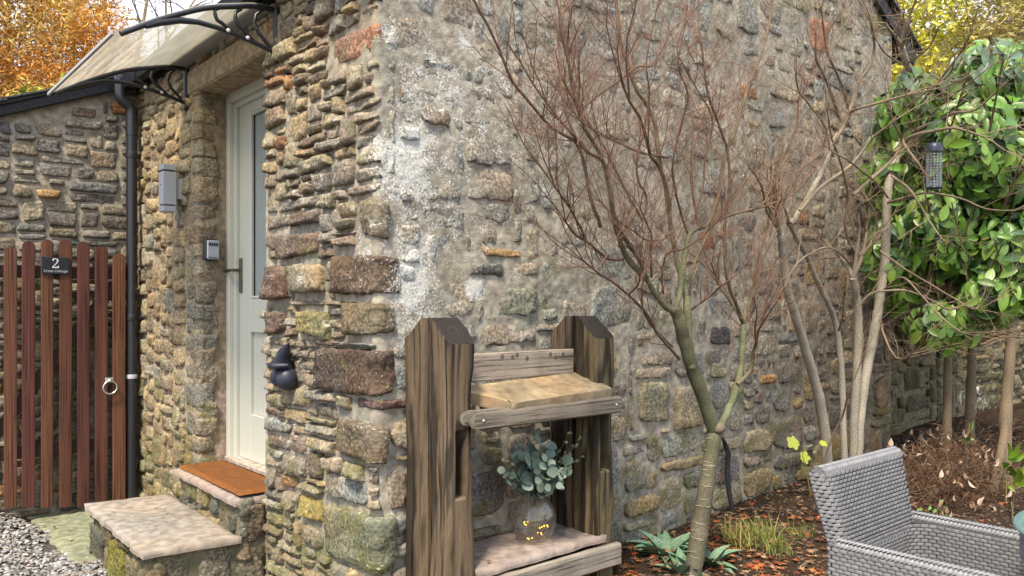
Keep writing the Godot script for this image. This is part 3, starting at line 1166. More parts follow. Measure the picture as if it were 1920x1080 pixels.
func build_gate() -> void:
	var gate := thing("picket_gate", "red-brown stained picket gate with rounded pales and a ring latch", "gate", V(-0.47, 0, -2.98))
	var pales := [[-0.922, -0.853, 1.665, 0.13], [-0.811, -0.742, 1.70, 0.119], [-0.717, -0.646, 1.737, 0.103], [-0.614, -0.547, 1.752, 0.087], [-0.514, -0.442, 1.757, 0.070], [-0.412, -0.341, 1.749, 0.053], [-0.310, -0.234, 1.726, 0.036], [-0.205, -0.127, 1.682, 0.018]]
	var tones := [Color(0.155, 0.064, 0.038), Color(0.175, 0.076, 0.042), Color(0.135, 0.053, 0.037), Color(0.165, 0.07, 0.042), Color(0.145, 0.06, 0.037), Color(0.18, 0.08, 0.044), Color(0.125, 0.048, 0.036), Color(0.115, 0.045, 0.034)]
	var k := 0
	for q in pales:
		var b := MB.new()
		beam(b, at((q[0] + q[1]) / 2, q[3], -2.98), q[1] - q[0], 0.02, q[2] - q[3], {"top": 3, "color": tones[(k * 3) % 8], "bevel": 0.004, "wave": 0.001, "end": Color(0.12, 0.05, 0.03)})
		put("pale", b, M.stained, gate)
		k += 1
	for q in [[1.512, 1.588], [0.40, 0.475]]:
		var b := MB.new()
		box(b, at(-0.535, (q[0] + q[1]) / 2, -3.012), V(0.84, q[1] - q[0], 0.036), 0.004, Color(0.05, 0.027, 0.02))
		put("rail", b, M.stained, gate)
	var b2 := MB.new()
	box(b2, Transform3D(Basis(Vector3(0, 0, 1), atan(1.03 / 0.75)), V(-0.535, 0.995, -3.012)), V(1.2, 0.07, 0.03), 0.004, Color(0.05, 0.027, 0.02))
	put("brace", b2, M.stained, gate)
	var b3 := MB.new()
	var ring := []
	var rr := []
	for e in 25:
		var a := TAU * e / 24.0
		ring.append(V(-0.228 + sin(a) * 0.041, 0.808 + cos(a) * 0.041, -2.945))
		rr.append(0.0052)
	tube(b3, ring, rr, 8, [Color.WHITE], false)
	var latch := put("ring_handle", b3, M.steel, gate)
	b3 = MB.new()
	box(b3, at(-0.228, 0.857, -2.958), V(0.05, 0.03, 0.012), 0.005)
	lathe(b3, Transform3D(Basis(Vector3.RIGHT, PI / 2), V(-0.228, 0.853, -2.968)), [Vector2(0.014, 0.0), Vector2(0.014, 0.02), Vector2(0.010, 0.028), Vector2(0.0, 0.03)], 14)
	put("latch_plate", b3, M.steel, latch)
	# the house sign screwed to two pales
	var sign_ := thing("house_sign", "small dark slate sign with the number 2 on the picket gate", "sign", V(-0.537, 1.54, -2.965))
	var b4 := MB.new()
	box(b4, at(-0.537, 1.590, -2.962), V(0.155, 0.106, 0.009), 0.002, Color(0.022, 0.025, 0.034))
	put("plate", b4, M.slate, sign_)
	lettering("number", "2", 0.062, V(-0.537, 1.604, -2.9570), sign_, "Droid Serif", Color(0.55, 0.56, 0.6))
	lettering("name", "Cross Cottage", 0.0155, V(-0.537, 1.556, -2.9570), sign_, "Droid Serif", Color(0.40, 0.41, 0.45))


func lettering(called: String, text: String, height: float, where: Vector3, parent: Node3D, face: String, col: Color) -> void:
	var t := TextMesh.new()
	var f := SystemFont.new()
	f.font_names = PackedStringArray([face])
	t.font = f
	t.text = text
	t.font_size = 48
	t.pixel_size = height / 48.0 * 1.35
	t.depth = 0.0012
	t.horizontal_alignment = HORIZONTAL_ALIGNMENT_CENTER
	t.vertical_alignment = VERTICAL_ALIGNMENT_CENTER
	var o := MeshInstance3D.new()
	o.name = called
	o.mesh = t
	o.material_override = plain(col, 0.6)
	o.position = where - parent.position
	parent.add_child(o, true)


func slab(rng: RandomNumberGenerator, x0: float, x1: float, z0: float, z1: float, y: float, thick: float, tilt: Vector2, col: Color, chip := 0.008) -> MB:
	# a riven flagstone: lumpy top, broken edges, plain underside
	var b := MB.new()
	var nx := maxi(6, int((x1 - x0) / 0.03))
	var nz := maxi(6, int((z1 - z0) / 0.03))
	var seed_ := rng.randf() * 50.0
	var us := [0.0, 0.0]
	for k in range(1, nx):
		us.append(float(k) / nx)
	us.append(1.0)
	us.append(1.0)
	var vs := [0.0, 0.0]
	for k in range(1, nz):
		vs.append(float(k) / nz)
	vs.append(1.0)
	vs.append(1.0)
	for side in 2:
		var from := b.p.size()
		for j in vs.size():
			for k in us.size():
				var low: bool = k == 0 or j == 0 or k == us.size() - 1 or j == vs.size() - 1
				var x := lerpf(x0, x1, us[k])
				var z := lerpf(z0, z1, vs[j])
				var e := mid.get_noise_2d(x * 12.0 + seed_, z * 12.0) * chip * 2.0 + fine.get_noise_2d(x * 9.0 + seed_, z * 9.0) * chip * 0.8
				if k <= 1 or k >= us.size() - 2:
					x += e - (0.004 if low else 0.0) * (1.0 if us[k] > 0.5 else -1.0)
				if j <= 1 or j >= vs.size() - 2:
					z += e - (0.004 if low else 0.0) * (1.0 if vs[j] > 0.5 else -1.0)
				var yy := y + tilt.x * (x - x0) + tilt.y * (z - z0)
				if side == 1 or low:
					yy -= thick
				else:
					yy += 0.004 * mid.get_noise_2d(x * 6.0 + seed_, z * 6.0) + 0.0025 * fine.get_noise_2d(x * 14.0, z * 14.0 + seed_)
					if k == 1 or j == 1 or k == us.size() - 2 or j == vs.size() - 2:
						yy -= 0.004 + absf(e) * 0.5
				var f := 1.0 + 0.14 * coarse.get_noise_2d(x * 3.0 + seed_, z * 3.0) + 0.14 * mid.get_noise_2d(x * 3.0, z * 3.0 + seed_) + 0.08 * fine.get_noise_2d(x * 9.0, z * 9.0)
				var w := 0.07 * coarse.get_noise_2d(x * 3.0 + 40.0 + seed_, z * 3.0)
				b.v(V(x, yy, z), Vector3.UP, Vector2(x, z), Color(col.r * f * (1 + w), col.g * f, col.b * f * (1 - w)), Vector2(0.62, 0.2))
		for j in vs.size() - 1:
			for k in us.size() - 1:
				var a := from + j * us.size() + k
				if side == 0:
					b.quad(a, a + us.size(), a + us.size() + 1, a + 1)
				elif k > 0 and j > 0 and k < us.size() - 2 and j < vs.size() - 2:
					b.quad(a, a + 1, a + us.size() + 1, a + us.size())
	b.smooth()
	return b


func build_steps() -> void:
	var rng := RandomNumberGenerator.new()
	rng.seed = 909
	var steps := thing("stone_steps", "two stone doorsteps of rubble with pinkish sandstone slabs under the door", "steps", V(-0.3, 0, -1.5))
	var tones := [Color(0.17, 0.15, 0.095), Color(0.21, 0.17, 0.10), Color(0.15, 0.14, 0.105), Color(0.25, 0.20, 0.12), Color(0.16, 0.13, 0.09)]
	var pick := func(q: Array, r: RandomNumberGenerator) -> Dictionary:
		return {"proud": 0.02, "tilt": 0.008, "lumps": 0.008, "joint": 0.007, "edge": 0.009, "color": q[4] if q[4] != null else tones[r.randi() % 5]}
	# upper step
	var up := {"s0": -1.03, "r": 0.016, "ox": -0.125, "style": "step", "mortar": Color(0.19, 0.165, 0.115), "du": 0.3, "dv": 0.1}
	var upper := put("upper_step", mortar(up, -1.86, -1.03 + 0.125, -0.1, 0.415, 0.03), M.mortar, steps)
	stones_of(rng, up, lay_out(rng, -1.86, -0.99, 0.0, 0.41, [[0.12, 0.2, 0.1, 0.17], [0.08, 0.16, 0.12, 0.2]]), pick, func(_q): return upper, 60)
	stones_of(rng, up, [[-1.02, 0.02, -0.91, 0.2, null, 0.0], [-1.02, 0.21, -0.91, 0.40, null, 0.0]], pick, func(_q): return upper, 60)
	put("tread", slab(rng, -0.165, 0.150, -1.925, -1.012, 0.437, 0.032, Vector2(0.01, -0.012), Color(0.33, 0.255, 0.21), 0.005), M.flag, upper)
	# lower step
	var lo := {"s0": -1.05, "r": 0.02, "ox": -0.525, "style": "step", "mortar": Color(0.15, 0.135, 0.09), "du": 0.1, "dv": 0.3}
	var lower := put("lower_step", mortar(lo, -2.04, -1.05 + 0.40, -0.1, 0.235, 0.03), M.mortar, steps)
	var rects := lay_out(rng, -2.04, -1.10, -0.02, 0.23, [[0.14, 0.26, 0.14, 0.22], [0.1, 0.2, 0.18, 0.23]])
	rects += [[-1.10, -0.02, -0.98, 0.23, Color(0.20, 0.165, 0.10), 0.0], [-1.06, -0.02, -0.86, 0.235, Color(0.17, 0.155, 0.11), 0.0], [-0.87, 0.0, -0.68, 0.235, Color(0.21, 0.185, 0.135), 0.0]]
	rects.append([-1.62, -0.02, -1.38, 0.225, Color(0.22, 0.19, 0.05), 0.012])
	stones_of(rng, lo, rects, pick, func(_q): return lower, 60)
	var b := MB.new()
	box(b, at(-0.33, 0.1, -1.55), V(0.36, 0.27, 0.94), 0.0, Color(0.14, 0.125, 0.09))
	box(b, at(-0.06, 0.2, -1.45), V(0.1, 0.41, 0.80), 0.0, Color(0.14, 0.125, 0.09))
	put("rubble_core", b, M.mortar, lower)
	put("tread", slab(rng, -0.575, -0.135, -2.06, -1.01, 0.282, 0.034, Vector2(-0.025, -0.014), Color(0.33, 0.285, 0.235), 0.006), M.flag, lower)
	# stones beside the lower step, under the end of the upper one
	var side := {"o": V(-0.13, 0, -1.02), "a": V(1, 0, 0), "b": V(0, 1, 0), "n": V(0, 0, 1), "style": "step", "mortar": Color(0.17, 0.15, 0.105), "du": 0.2, "dv": 0.05}
	stones_of(rng, side, [[0.0, -0.02, 0.125, 0.16, Color(0.23, 0.20, 0.15), 0.0]], pick, func(_q): return lower, 60)
	# doormat
	b = MB.new()
	var nx := 16
	var nz := 30
	for side_ in 1:
		for j in nz + 1:
			for k in nx + 1:
				var x := lerpf(-0.135, 0.115, float(k) / nx)
				var z := lerpf(-1.90, -1.03, float(j) / nz)
				var edge := k == 0 or j == 0 or k == nx or j == nz
				var f := 1.0 + 0.35 * fine.get_noise_2d(x * 60.0, z * 60.0)
				b.v(V(x + (0.003 * fine.get_noise_2d(z * 50.0, x) if edge else 0.0), 0.440 if edge else 0.456 + 0.002 * fine.get_noise_2d(x * 40.0, z * 40.0), z), Vector3.UP, Vector2(x, z), Color(0.36 * f, 0.135 * f, 0.035 * f))
	for j in nz:
		for k in nx:
			var a := j * (nx + 1) + k
			b.quad(a, a + nx + 1, a + nx + 2, a + 1)
	b.smooth()
	var coir := tinted(0.98, T.rough, T.speck, 0.5, 6.0)
	M.coir = coir
	tag(put("doormat", b, coir), "rust-brown coir doormat lying on the upper step before the door", "doormat")


func build_wall_fittings() -> void:
	# rainwater pipe in the inner corner
	var pipe := thing("rainwater_pipe", "black round downpipe with a swan neck in the corner beside the gate", "downpipe", V(-0.08, 0, -3.0))
	var b := MB.new()
	tube(b, [V(-0.082, 0.0, -3.0), V(-0.082, 1.2, -3.0), V(-0.082, 2.55, -3.0)], [0.0345, 0.0345, 0.0345], 20, [Color.WHITE])
	put("pipe", b, M.pipe, pipe)
	b = MB.new()
	tube(b, [V(-0.082, 2.47, -3.0), V(-0.082, 2.60, -3.0), V(-0.086, 2.64, -3.0), V(-0.10, 2.665, -3.0), V(-0.135, 2.69, -3.0), V(-0.15, 2.715, -3.0), V(-0.153, 2.745, -3.0), V(-0.153, 2.86, -3.0)], [0.038, 0.038, 0.036, 0.0355, 0.0355, 0.036, 0.038, 0.038], 20, [Color.WHITE])
	put("swan_neck", b, M.pipe, pipe)
	for y in [2.34, 1.26]:
		b = MB.new()
		lathe(b, at(-0.082, y - 0.02, -3.0), [Vector2(0.035, 0), Vector2(0.0385, 0.002), Vector2(0.0385, 0.038), Vector2(0.035, 0.04)], 20)
		box(b, at(-0.03, y, -3.0), V(0.06, 0.025, 0.03), 0.004)
		put("pipe_bracket", b, M.pipe, pipe)
	b = MB.new()
	lathe(b, at(-0.082, 0.855, -3.0), [Vector2(0.035, 0), Vector2(0.0362, 0.001), Vector2(0.0362, 0.027), Vector2(0.035, 0.028)], 20)
	put("grey_band", b, plain(Color(0.42, 0.42, 0.47), 0.6), pipe)
	# up and down wall lamp
	var lamp := thing("wall_lamp", "square grey up-and-down wall lamp fixed to the stones near the door", "wall lamp", V(-0.1, 2.02, -2.2))
	b = MB.new()
	box(b, at(-0.1, 2.028, -2.2), V(0.078, 0.193, 0.078), 0.003)
	put("body", b, M.lamp_metal, lamp)
	for y in [2.151, 1.907]:
		b = MB.new()
		box(b, at(-0.1, y, -2.2), V(0.078, 0.034, 0.078), 0.003)
		put("cap", b, M.lamp_metal, lamp)
	b = MB.new()
	for y in [2.129, 1.928]:
		box(b, at(-0.1, y, -2.2), V(0.062, 0.0125, 0.062), 0.0)
	put("glass_slot", b, plain(Color(0.05, 0.05, 0.055), 0.1), lamp)
	b = MB.new()
	box(b, at(-0.034, 2.03, -2.2), V(0.054, 0.12, 0.05), 0.002)
	put("wall_bracket", b, M.lamp_metal, lamp)
	b = MB.new()
	lathe(b, Transform3D(Basis(Vector3(0, 0, 1), PI / 2), V(-0.1385, 2.05, -2.2)), [Vector2(0.004, 0), Vector2(0.004, 0.0025), Vector2(0, 0.003)], 8)
	put("screw", b, M.black, lamp)
	# key safe on the reveal stones
	var safe := thing("key_safe", "grey and black combination key safe on the door reveal", "key safe", V(0.05, 1.60, -1.92))
	b = MB.new()
	box(b, at(0.05, 1.660, -1.912), V(0.088, 0.125, 0.04), 0.012)
	put("case", b, M.black, safe)
	b = MB.new()
	box(b, at(0.053, 1.660, -1.889), V(0.069, 0.108, 0.012), 0.006)
	put("cover", b, plain(Color(0.42, 0.45, 0.50), 0.35, 0.3), safe)
	b = MB.new()
	for k in 4:
		box(b, at(0.033 + 0.0135 * k, 1.69, -1.8825), V(0.0105, 0.02, 0.004), 0.002)
	put("shutter_grip", b, M.black, safe)
	lettering("maker_mark", "Master", 0.0125, V(0.053, 1.615, -1.8825), safe, "Droid Sans", Color(0.02, 0.02, 0.025))
	# small dark figure in a pointed hat
	var gn := thing("gnome_figure", "small dark blue-black gnome in a tall pointed hat hung on the wall", "figurine", V(-0.06, 0.98, -0.71))
	var gm := plain(Color(0.022, 0.024, 0.042), 0.5)
	b = MB.new()
	for q in [[-0.062, 1.020, -0.752, 0.040, 0.046], [-0.056, 1.016, -0.688, 0.048, 0.053]]:
		var prof := []
		for k in 13:
			var a := -PI / 2 + PI * k / 12.0
			prof.append(Vector2(maxf(0.0, cos(a)) * q[3], sin(a) * q[4]))
		lathe(b, at(q[0], q[1], q[2]), prof, 18)
	put("body", b, gm, gn)
	b = MB.new()
	var hat := [V(-0.066, 1.062, -0.705), V(-0.066, 1.088, -0.706), V(-0.066, 1.104, -0.702), V(-0.066, 1.124, -0.692), V(-0.064, 1.145, -0.678), V(-0.062, 1.163, -0.665), V(-0.060, 1.177, -0.655)]
	tube(b, hat, [0.044, 0.042, 0.036, 0.031, 0.022, 0.012, 0.002], 16, [Color.WHITE], true, 0.5)
	tube(b, [V(-0.066, 1.072, -0.752), V(-0.118, 1.075, -0.716), V(-0.112, 1.076, -0.665), V(-0.066, 1.078, -0.652)], [0.008, 0.013, 0.013, 0.008], 10, [Color.WHITE])
	put("hat", b, gm, gn)
	build_canopy()


func canopy_profile(f: float) -> Vector2:
	# x outwards (negative) and y, from the wall (0) to the front edge (1)
	var pts := [Vector2(-0.015, 2.728), Vector2(-0.12, 2.722), Vector2(-0.217, 2.698), Vector2(-0.34, 2.662), Vector2(-0.45, 2.612), Vector2(-0.545, 2.562), Vector2(-0.635, 2.508), Vector2(-0.725, 2.452)]
	var k := f * (pts.size() - 1)
	var i := mini(int(k), pts.size() - 2)
	return (pts[i] as Vector2).cubic_interpolate(pts[i + 1], pts[maxi(i - 1, 0)], pts[mini(i + 2, pts.size() - 1)], k - i)


func build_canopy() -> void:
	var can := thing("door_canopy", "curved clear plastic door canopy on two black scrolled brackets", "canopy", V(0, 2.5, -1.5))
	# the sheet
	var b := MB.new()
	var n := 60
	for side in 2:
		var from := b.p.size()
		for k in n + 1:
			var q := canopy_profile(float(k) / n)
			for j in 41:
				var z := lerpf(-2.125, -0.875, j / 40.0)
				var f := 0.86 + 0.55 * mid.get_noise_2d(k * 2.3, z * 1.6) * smoothstep(0.3, 0.6, float(k) / n) + 0.2 * fine.get_noise_2d(k * 1.7, z * 3.0)
				b.v(V(q.x, q.y + 0.012 + (0.004 if side == 0 else 0.0), z), Vector3.UP, Vector2(q.x, z), Color(0.56 * f, 0.545 * f, 0.50 * f))
		for k in n:
			for j in 40:
				var a := from + k * 41 + j
				if side == 0:
					b.quad(a, a + 1, a + 42, a + 41)
				else:
					b.quad(a, a + 41, a + 42, a + 1)
	b.smooth()
	var sheet := StandardMaterial3D.new()
	sheet.albedo_color = Color(1, 1, 1, 0.55)
	sheet.vertex_color_use_as_albedo = true
	sheet.transparency = BaseMaterial3D.TRANSPARENCY_ALPHA
	sheet.roughness = 0.42
	sheet.backlight_enabled = true
	sheet.backlight = Color(1.0, 0.98, 0.92)
	put("roof_sheet", b, sheet, can)
	# metal strips: along the front, and where the sheet meets the wall
	b = MB.new()
	var tip := canopy_profile(1.0)
	box(b, at(tip.x - 0.004, tip.y + 0.012, -1.5), V(0.012, 0.02, 1.27), 0.003)
	put("front_strip", b, plain(Color(0.32, 0.31, 0.29), 0.4, 0.4), can)
	b = MB.new()
	box(b, at(-0.018, 2.742, -1.5), V(0.03, 0.02, 1.25), 0.003)
	put("wall_strip", b, plain(Color(0.10, 0.09, 0.08), 0.5), can)
	for z in [-0.88, -2.12]:
		var arm := MB.new()
		var top := []
		var tr := []
		for k in 22:
			var q := canopy_profile(k / 22.0 * 0.99)
			top.append(V(q.x, q.y, z))
			tr.append(0.0125)
		tube(arm, top, tr, 8, [Color.WHITE])
		tube(arm, [V(-0.018, 2.50, z), V(-0.018, 2.74, z)], [0.017, 0.017], 12, [Color.WHITE])
		lathe(arm, at(-0.018, 2.478, z), [Vector2(0.0, 0.0), Vector2(0.013, 0.008), Vector2(0.017, 0.026)], 12)
		# the lower strut, flat iron that runs out to meet the arc
		var low := [V(-0.02, 2.527, z), V(-0.10, 2.548, z), V(-0.20, 2.570, z), V(-0.29, 2.585, z), V(-0.38, 2.590, z), V(-0.46, 2.580, z), V(-0.54, 2.552, z), V(-0.60, 2.522, z)]
		tube(arm, low, [0.011, 0.011, 0.011, 0.011, 0.012, 0.015, 0.016, 0.012], 8, [Color.WHITE])
		var bracket := put("bracket", arm, M.black, can)
		for q in [[-0.085, 2.715, -0.125, 2.645, -0.075, 2.575, -0.045, 2.545], [-0.185, 2.695, -0.215, 2.645, -0.175, 2.600, -0.125, 2.560], [-0.285, 2.675, -0.305, 2.640, -0.275, 2.610, -0.225, 2.580]]:
			arm = MB.new()
			tube(arm, [V(q[0], q[1], z), V((q[0] + q[2]) / 2 - 0.012, (q[1] + q[3]) / 2 + 0.004, z), V(q[2], q[3], z), V((q[2] + q[4]) / 2 - 0.006, (q[3] + q[5]) / 2 - 0.006, z), V(q[4], q[5], z), V(q[6], q[7], z)], [0.007, 0.008, 0.009, 0.009, 0.009, 0.008], 8, [Color.WHITE])
			put("scroll", arm, M.black, bracket)
		arm = MB.new()
		for q in [[-0.16, 2.566], [-0.25, 2.580]]:
			lathe(arm, Transform3D(Basis(Vector3.RIGHT, PI / 2), V(q[0], q[1], z + 0.0105)), [Vector2(0.009, 0), Vector2(0.009, 0.003), Vector2(0.0, 0.005)], 12)
		put("bolt_cover", arm, plain(Color(0.5, 0.5, 0.48), 0.4), bracket)


# ---------------------------------------------------------------- planter stand with its vase
func build_stand() -> void:
	var rng := RandomNumberGenerator.new()
	rng.seed = 311
	var st := thing("sleeper_stand", "rustic stand of old dark timber sleepers with two sandstone shelves by the wall", "plant stand", V(0.556, 0, 0.17))
	var dark := Color(0.165, 0.122, 0.083)
	var worn := Color(0.14, 0.108, 0.078)
	for s in 2:
		var x := 0.1715 if s == 0 else 0.9435
		for e in 2:
			var b := MB.new()
			var o := {"top": 1 if e == 0 else 2, "drop": 0.096, "flat": 0.028, "color": dark if s == 0 else worn, "bevel": 0.012, "wave": 0.011, "end": Color(0.04, 0.032, 0.028), "stain_and_tone": 0.85}
			if e == 0:
				o.slot = [-0.030, 0.022, 0.63, 0.88, 0.055]
			if s == 1 and e == 0:
				o.color = Color(0.155, 0.125, 0.07)
			beam(b, at(x, 0, 0.2485 if e == 0 else 0.0915), 0.117, 0.139, 1.297, o)
			put("sleeper", b, M.old_wood, st)
	var board := MB.new()
	beam(board, Transform3D(Basis(Vector3(0, 1, 0), Vector3(-1, 0, 0), Vector3(0, 0, 1)), V(0.884, 1.097, 0.172)), 0.11, 0.026, 0.653, {"color": Color(0.36, 0.30, 0.24), "bevel": 0.003, "wave": 0.0015})
	var back := put("back_board", board, M.pale_wood, st)
	var knots := MB.new()
	for q in [[0.285, 1.115], [0.475, 1.135], [0.53, 1.13], [0.555, 1.138], [0.61, 1.122], [0.745, 1.133], [0.775, 1.120], [0.82, 1.13]]:
		lathe(knots, Transform3D(Basis(Vector3.RIGHT, PI / 2) * Basis(Vector3.UP, 0.3), V(q[0], q[1], 0.1853)), [Vector2(0.010, 0), Vector2(0.008, 0.0008), Vector2(0.0, 0.0006)], 9, Color(0.10, 0.075, 0.055))
	put("knot", knots, M.tint, back)
	for q in [[0.155, 0.905, 0.334, 0.925, 0.022, 0.060], [0.180, 0.985, 0.362, 0.918, 0.03, 0.072]]:
		var b := MB.new()
		beam(b, Transform3D(Basis(Vector3(0, 1, 0), Vector3(-1, 0, 0), Vector3(0, 0, 1)), V(q[1], q[3], q[2])), q[5], q[4], q[1] - q[0], {"color": Color(0.26, 0.215, 0.165), "bevel": 0.008, "wave": 0.002, "top": 3, "end": Color(0.34, 0.30, 0.24)})
		var rail := put("rail", b, M.pale_wood, st)
		if q[2] > 0.35:
			b = MB.new()
			for x in [0.225, 0.953]:
				lathe(b, Transform3D(Basis(Vector3.RIGHT, PI / 2), V(x, 0.918, 0.377)), [Vector2(0.006, 0), Vector2(0.006, 0.002), Vector2(0.0, 0.003)], 10)
			put("screw", b, M.steel, rail)
	# top shelf: a thick sandstone flag, tipped forward, one corner broken away
	var flag := MB.new()
	var fsh := {"o": V(0.575, 0.988, 0.275), "a": V(1, 0.035, 0).normalized(), "b": V(0, 0.28, -0.96).normalized(), "n": V(0, 0.96, 0.28).normalized(), "style": "flag"}
	var qq := stone(rng, fsh, [-0.345, -0.105, 0.355, 0.105, null, 0.0], {"proud": 0.019, "tilt": 0.001, "lumps": 0.0010, "joint": 0.001, "edge": 0.003, "square": 0.93, "round": 0.0, "skew": 0.0, "color": Color(0.34, 0.25, 0.145), "step": 0.03})
	for k in qq.p.size():
		var l: Vector3 = qq.p[k] - fsh.o
		var f := l.dot(fsh.b)
		var g := l.dot(fsh.a)
		var cut := smoothstep(0.10, -0.105, f)
		if g < -0.20:
			qq.p[k] += fsh.a * cut * 0.125 * smoothstep(-0.20, -0.345, g)
		if l.dot(fsh.n) < -0.005:
			qq.p[k] += fsh.n * 0.006
	qq.smooth()
	put("top_shelf", qq, M.flag, st)
	put("bottom_shelf", slab(rng, 0.236, 0.93, 0.015, 0.338, 0.352, 0.03, Vector2(0.008, 0.0), Color(0.32, 0.255, 0.215), 0.005), M.flag, st)
	var lowb := MB.new()
	beam(lowb, Transform3D(Basis(Vector3(0, 1, 0), Vector3(-1, 0, 0), Vector3(0, 0, 1)), V(1.0, 0.266, 0.345)), 0.095, 0.034, 0.80, {"color": Color(0.33, 0.28, 0.225), "bevel": 0.007, "wave": 0.002})
	put("lower_rail", lowb, M.pale_wood, st)
	build_vase(rng)


func build_vase(rng: RandomNumberGenerator) -> void:
	var c := V(0.635, 0.356, 0.20)
	var vase := thing("glass_vase", "round ribbed smoky glass vase with tiny warm lights on the lower shelf", "vase", c)
	var prof := []
	for q in [[0.0, 0.002], [0.045, 0.002], [0.058, 0.006], [0.078, 0.03], [0.091, 0.062], [0.095, 0.09], [0.092, 0.118], [0.082, 0.146], [0.068, 0.166], [0.055, 0.178], [0.047, 0.184], [0.045, 0.192]]:
		prof.append(Vector2(q[0], q[1]))
	var b := MB.new()
	lathe(b, Transform3D(Basis(), c), prof, 144, Color.WHITE, 0.006, 48)
	var glass := StandardMaterial3D.new()
	glass.albedo_color = Color(0.47, 0.46, 0.44, 0.20)
	glass.transparency = BaseMaterial3D.TRANSPARENCY_ALPHA
	glass.roughness = 0.06
	glass.metallic_specular = 0.9
	put("bowl", b, glass, vase)
	var glow := StandardMaterial3D.new()
	glow.albedo_color = Color(1, 0.8, 0.3)
	glow.emission_enabled = true
	glow.emission = Color(1.0, 0.80, 0.22)
	glow.emission_energy_multiplier = 2.2
	var lights := thing("fairy_lights", "string of tiny warm white lights coiled inside the glass vase", "fairy lights", c)
	var wire := MB.new()
	var pts := []
	var rr := []
	var lit := []
	for k in 90:
		var a := k * 0.62
		var h := 0.018 + 0.085 * absf(sin(k * 0.21))
		var r := 0.03 + 0.035 * rng.randf()
		if k > 78:
			h = 0.10 + (k - 78) * 0.011
			r = 0.025
		pts.append(c + V(cos(a) * r, h, sin(a) * r))
		rr.append(0.0006)
		if k % 3 == 0:
			if pts[-1].y < c.y + 0.085:
				lit.append(pts[-1])
	tube(wire, pts, rr, 4, [Color(0.3, 0.22, 0.1)])
	put("wire", wire, M.tint, lights)
	for q in lit:
		var bulb := MB.new()
		lathe(bulb, Transform3D(Basis(), q), [Vector2(0, -0.0028), Vector2(0.0026, -0.001), Vector2(0.0026, 0.001), Vector2(0, 0.0028)], 7)
		put("light", bulb, glow, lights)
	var lamp := OmniLight3D.new()
	lamp.name = "vase_glow"
	lamp.light_color = Color(1.0, 0.72, 0.25)
	lamp.light_energy = 0.0012
	lamp.omni_range = 4.0
	lamp.omni_attenuation = 2.0
	lamp.light_size = 0.03
	lamp.shadow_enabled = true
	lamp.position = c + V(0, 0.06, 0)
	add_child(lamp)
	# eucalyptus
	var bq := thing("eucalyptus_bouquet", "bunch of round grey-green eucalyptus leaves standing in the glass vase", "bouquet", c + V(0, 0.1, 0))
	var stems := MB.new()
	var disc := leaf_mesh(1.0, 0.95, 0.12, 10, 1.0, 0.55)
	var ends := []
	for k in 22:
		var a := rng.randf() * TAU
		var lean := rng.randf_range(0.02, 0.19)
		ends.append([V(cos(a) * lean * 0.95, rng.randf_range(0.26, 0.44) - lean * 0.5, sin(a) * lean * 0.75 + 0.04), rng.randf_range(0.016, 0.023), 0])
	ends.append([V(0.02, 0.46, 0.03), 0.019, 0])
	ends.append([V(0.0, 0.40, 0.07), 0.021, 0])
	ends.append([V(0.06, 0.30, 0.10), 0.022, 0])
	ends.append([V(-0.08, 0.27, 0.09), 0.020, 0])
	ends.append([V(-0.22, 0.33, 0.02), 0.013, 0])
	ends.append([V(-0.17, 0.36, 0.02), 0.011, 1])
	for q in [[0.22, 0.42], [0.26, 0.40], [0.16, 0.44], [0.24, 0.33], [-0.03, 0.41], [0.19, 0.38]]:
		ends.append([V(q[0], q[1], rng.randf_range(0.0, 0.08)), 0.009, 1])
	for e in ends:
		var tip: Vector3 = c + e[0]
		var root: Vector3 = c + V(rng.randf_range(-0.02, 0.02), 0.05, rng.randf_range(-0.02, 0.02))
		var neck: Vector3 = c + V(e[0].x * 0.14, 0.19, e[0].z * 0.14)
		var path := []
		var rad := []
		var green := []
		for k in 11:
			var f := k / 10.0
			path.append(root.lerp(neck, minf(1.0, f * 2.5)) if f < 0.4 else neck.lerp(tip, (f - 0.4) / 0.6) + V(0, sin((f - 0.4) / 0.6 * PI) * 0.012, 0))
			rad.append(lerpf(0.0022, 0.0008, f))
			green.append(Color(0.13, 0.12, 0.05))
		tube(stems, path, rad, 5, green)
		for k in range(5, 11):
			for s in (2 if e[2] == 0 else 3):
				var size: float = e[1] * rng.randf_range(0.75, 1.2) * (1.1 - 0.045 * (k - 5))
				if rng.randf() < 0.1:
					continue
				var a := rng.randf() * TAU
				var out := V(cos(a), rng.randf_range(-0.2, 0.5), sin(a) + 0.35).normalized()
				var xf := Transform3D(frame_of(out), path[k] + out * size * 0.3)
				xf.basis = xf.basis * Basis(Vector3.UP, rng.randf_range(-0.7, 0.7))
				var leaf := MeshInstance3D.new()
				leaf.name = "leaf"
				leaf.mesh = disc
				leaf.material_override = M.euca[rng.randi() % 3] if e[2] == 0 else M.euca[3]
				leaf.transform = Transform3D(xf.basis.scaled(Vector3.ONE * size * (2.55 if e[2] == 0 else 1.5)), xf.origin - bq.position)
				bq.add_child(leaf, true)
	put("stems", stems, M.tint, bq)


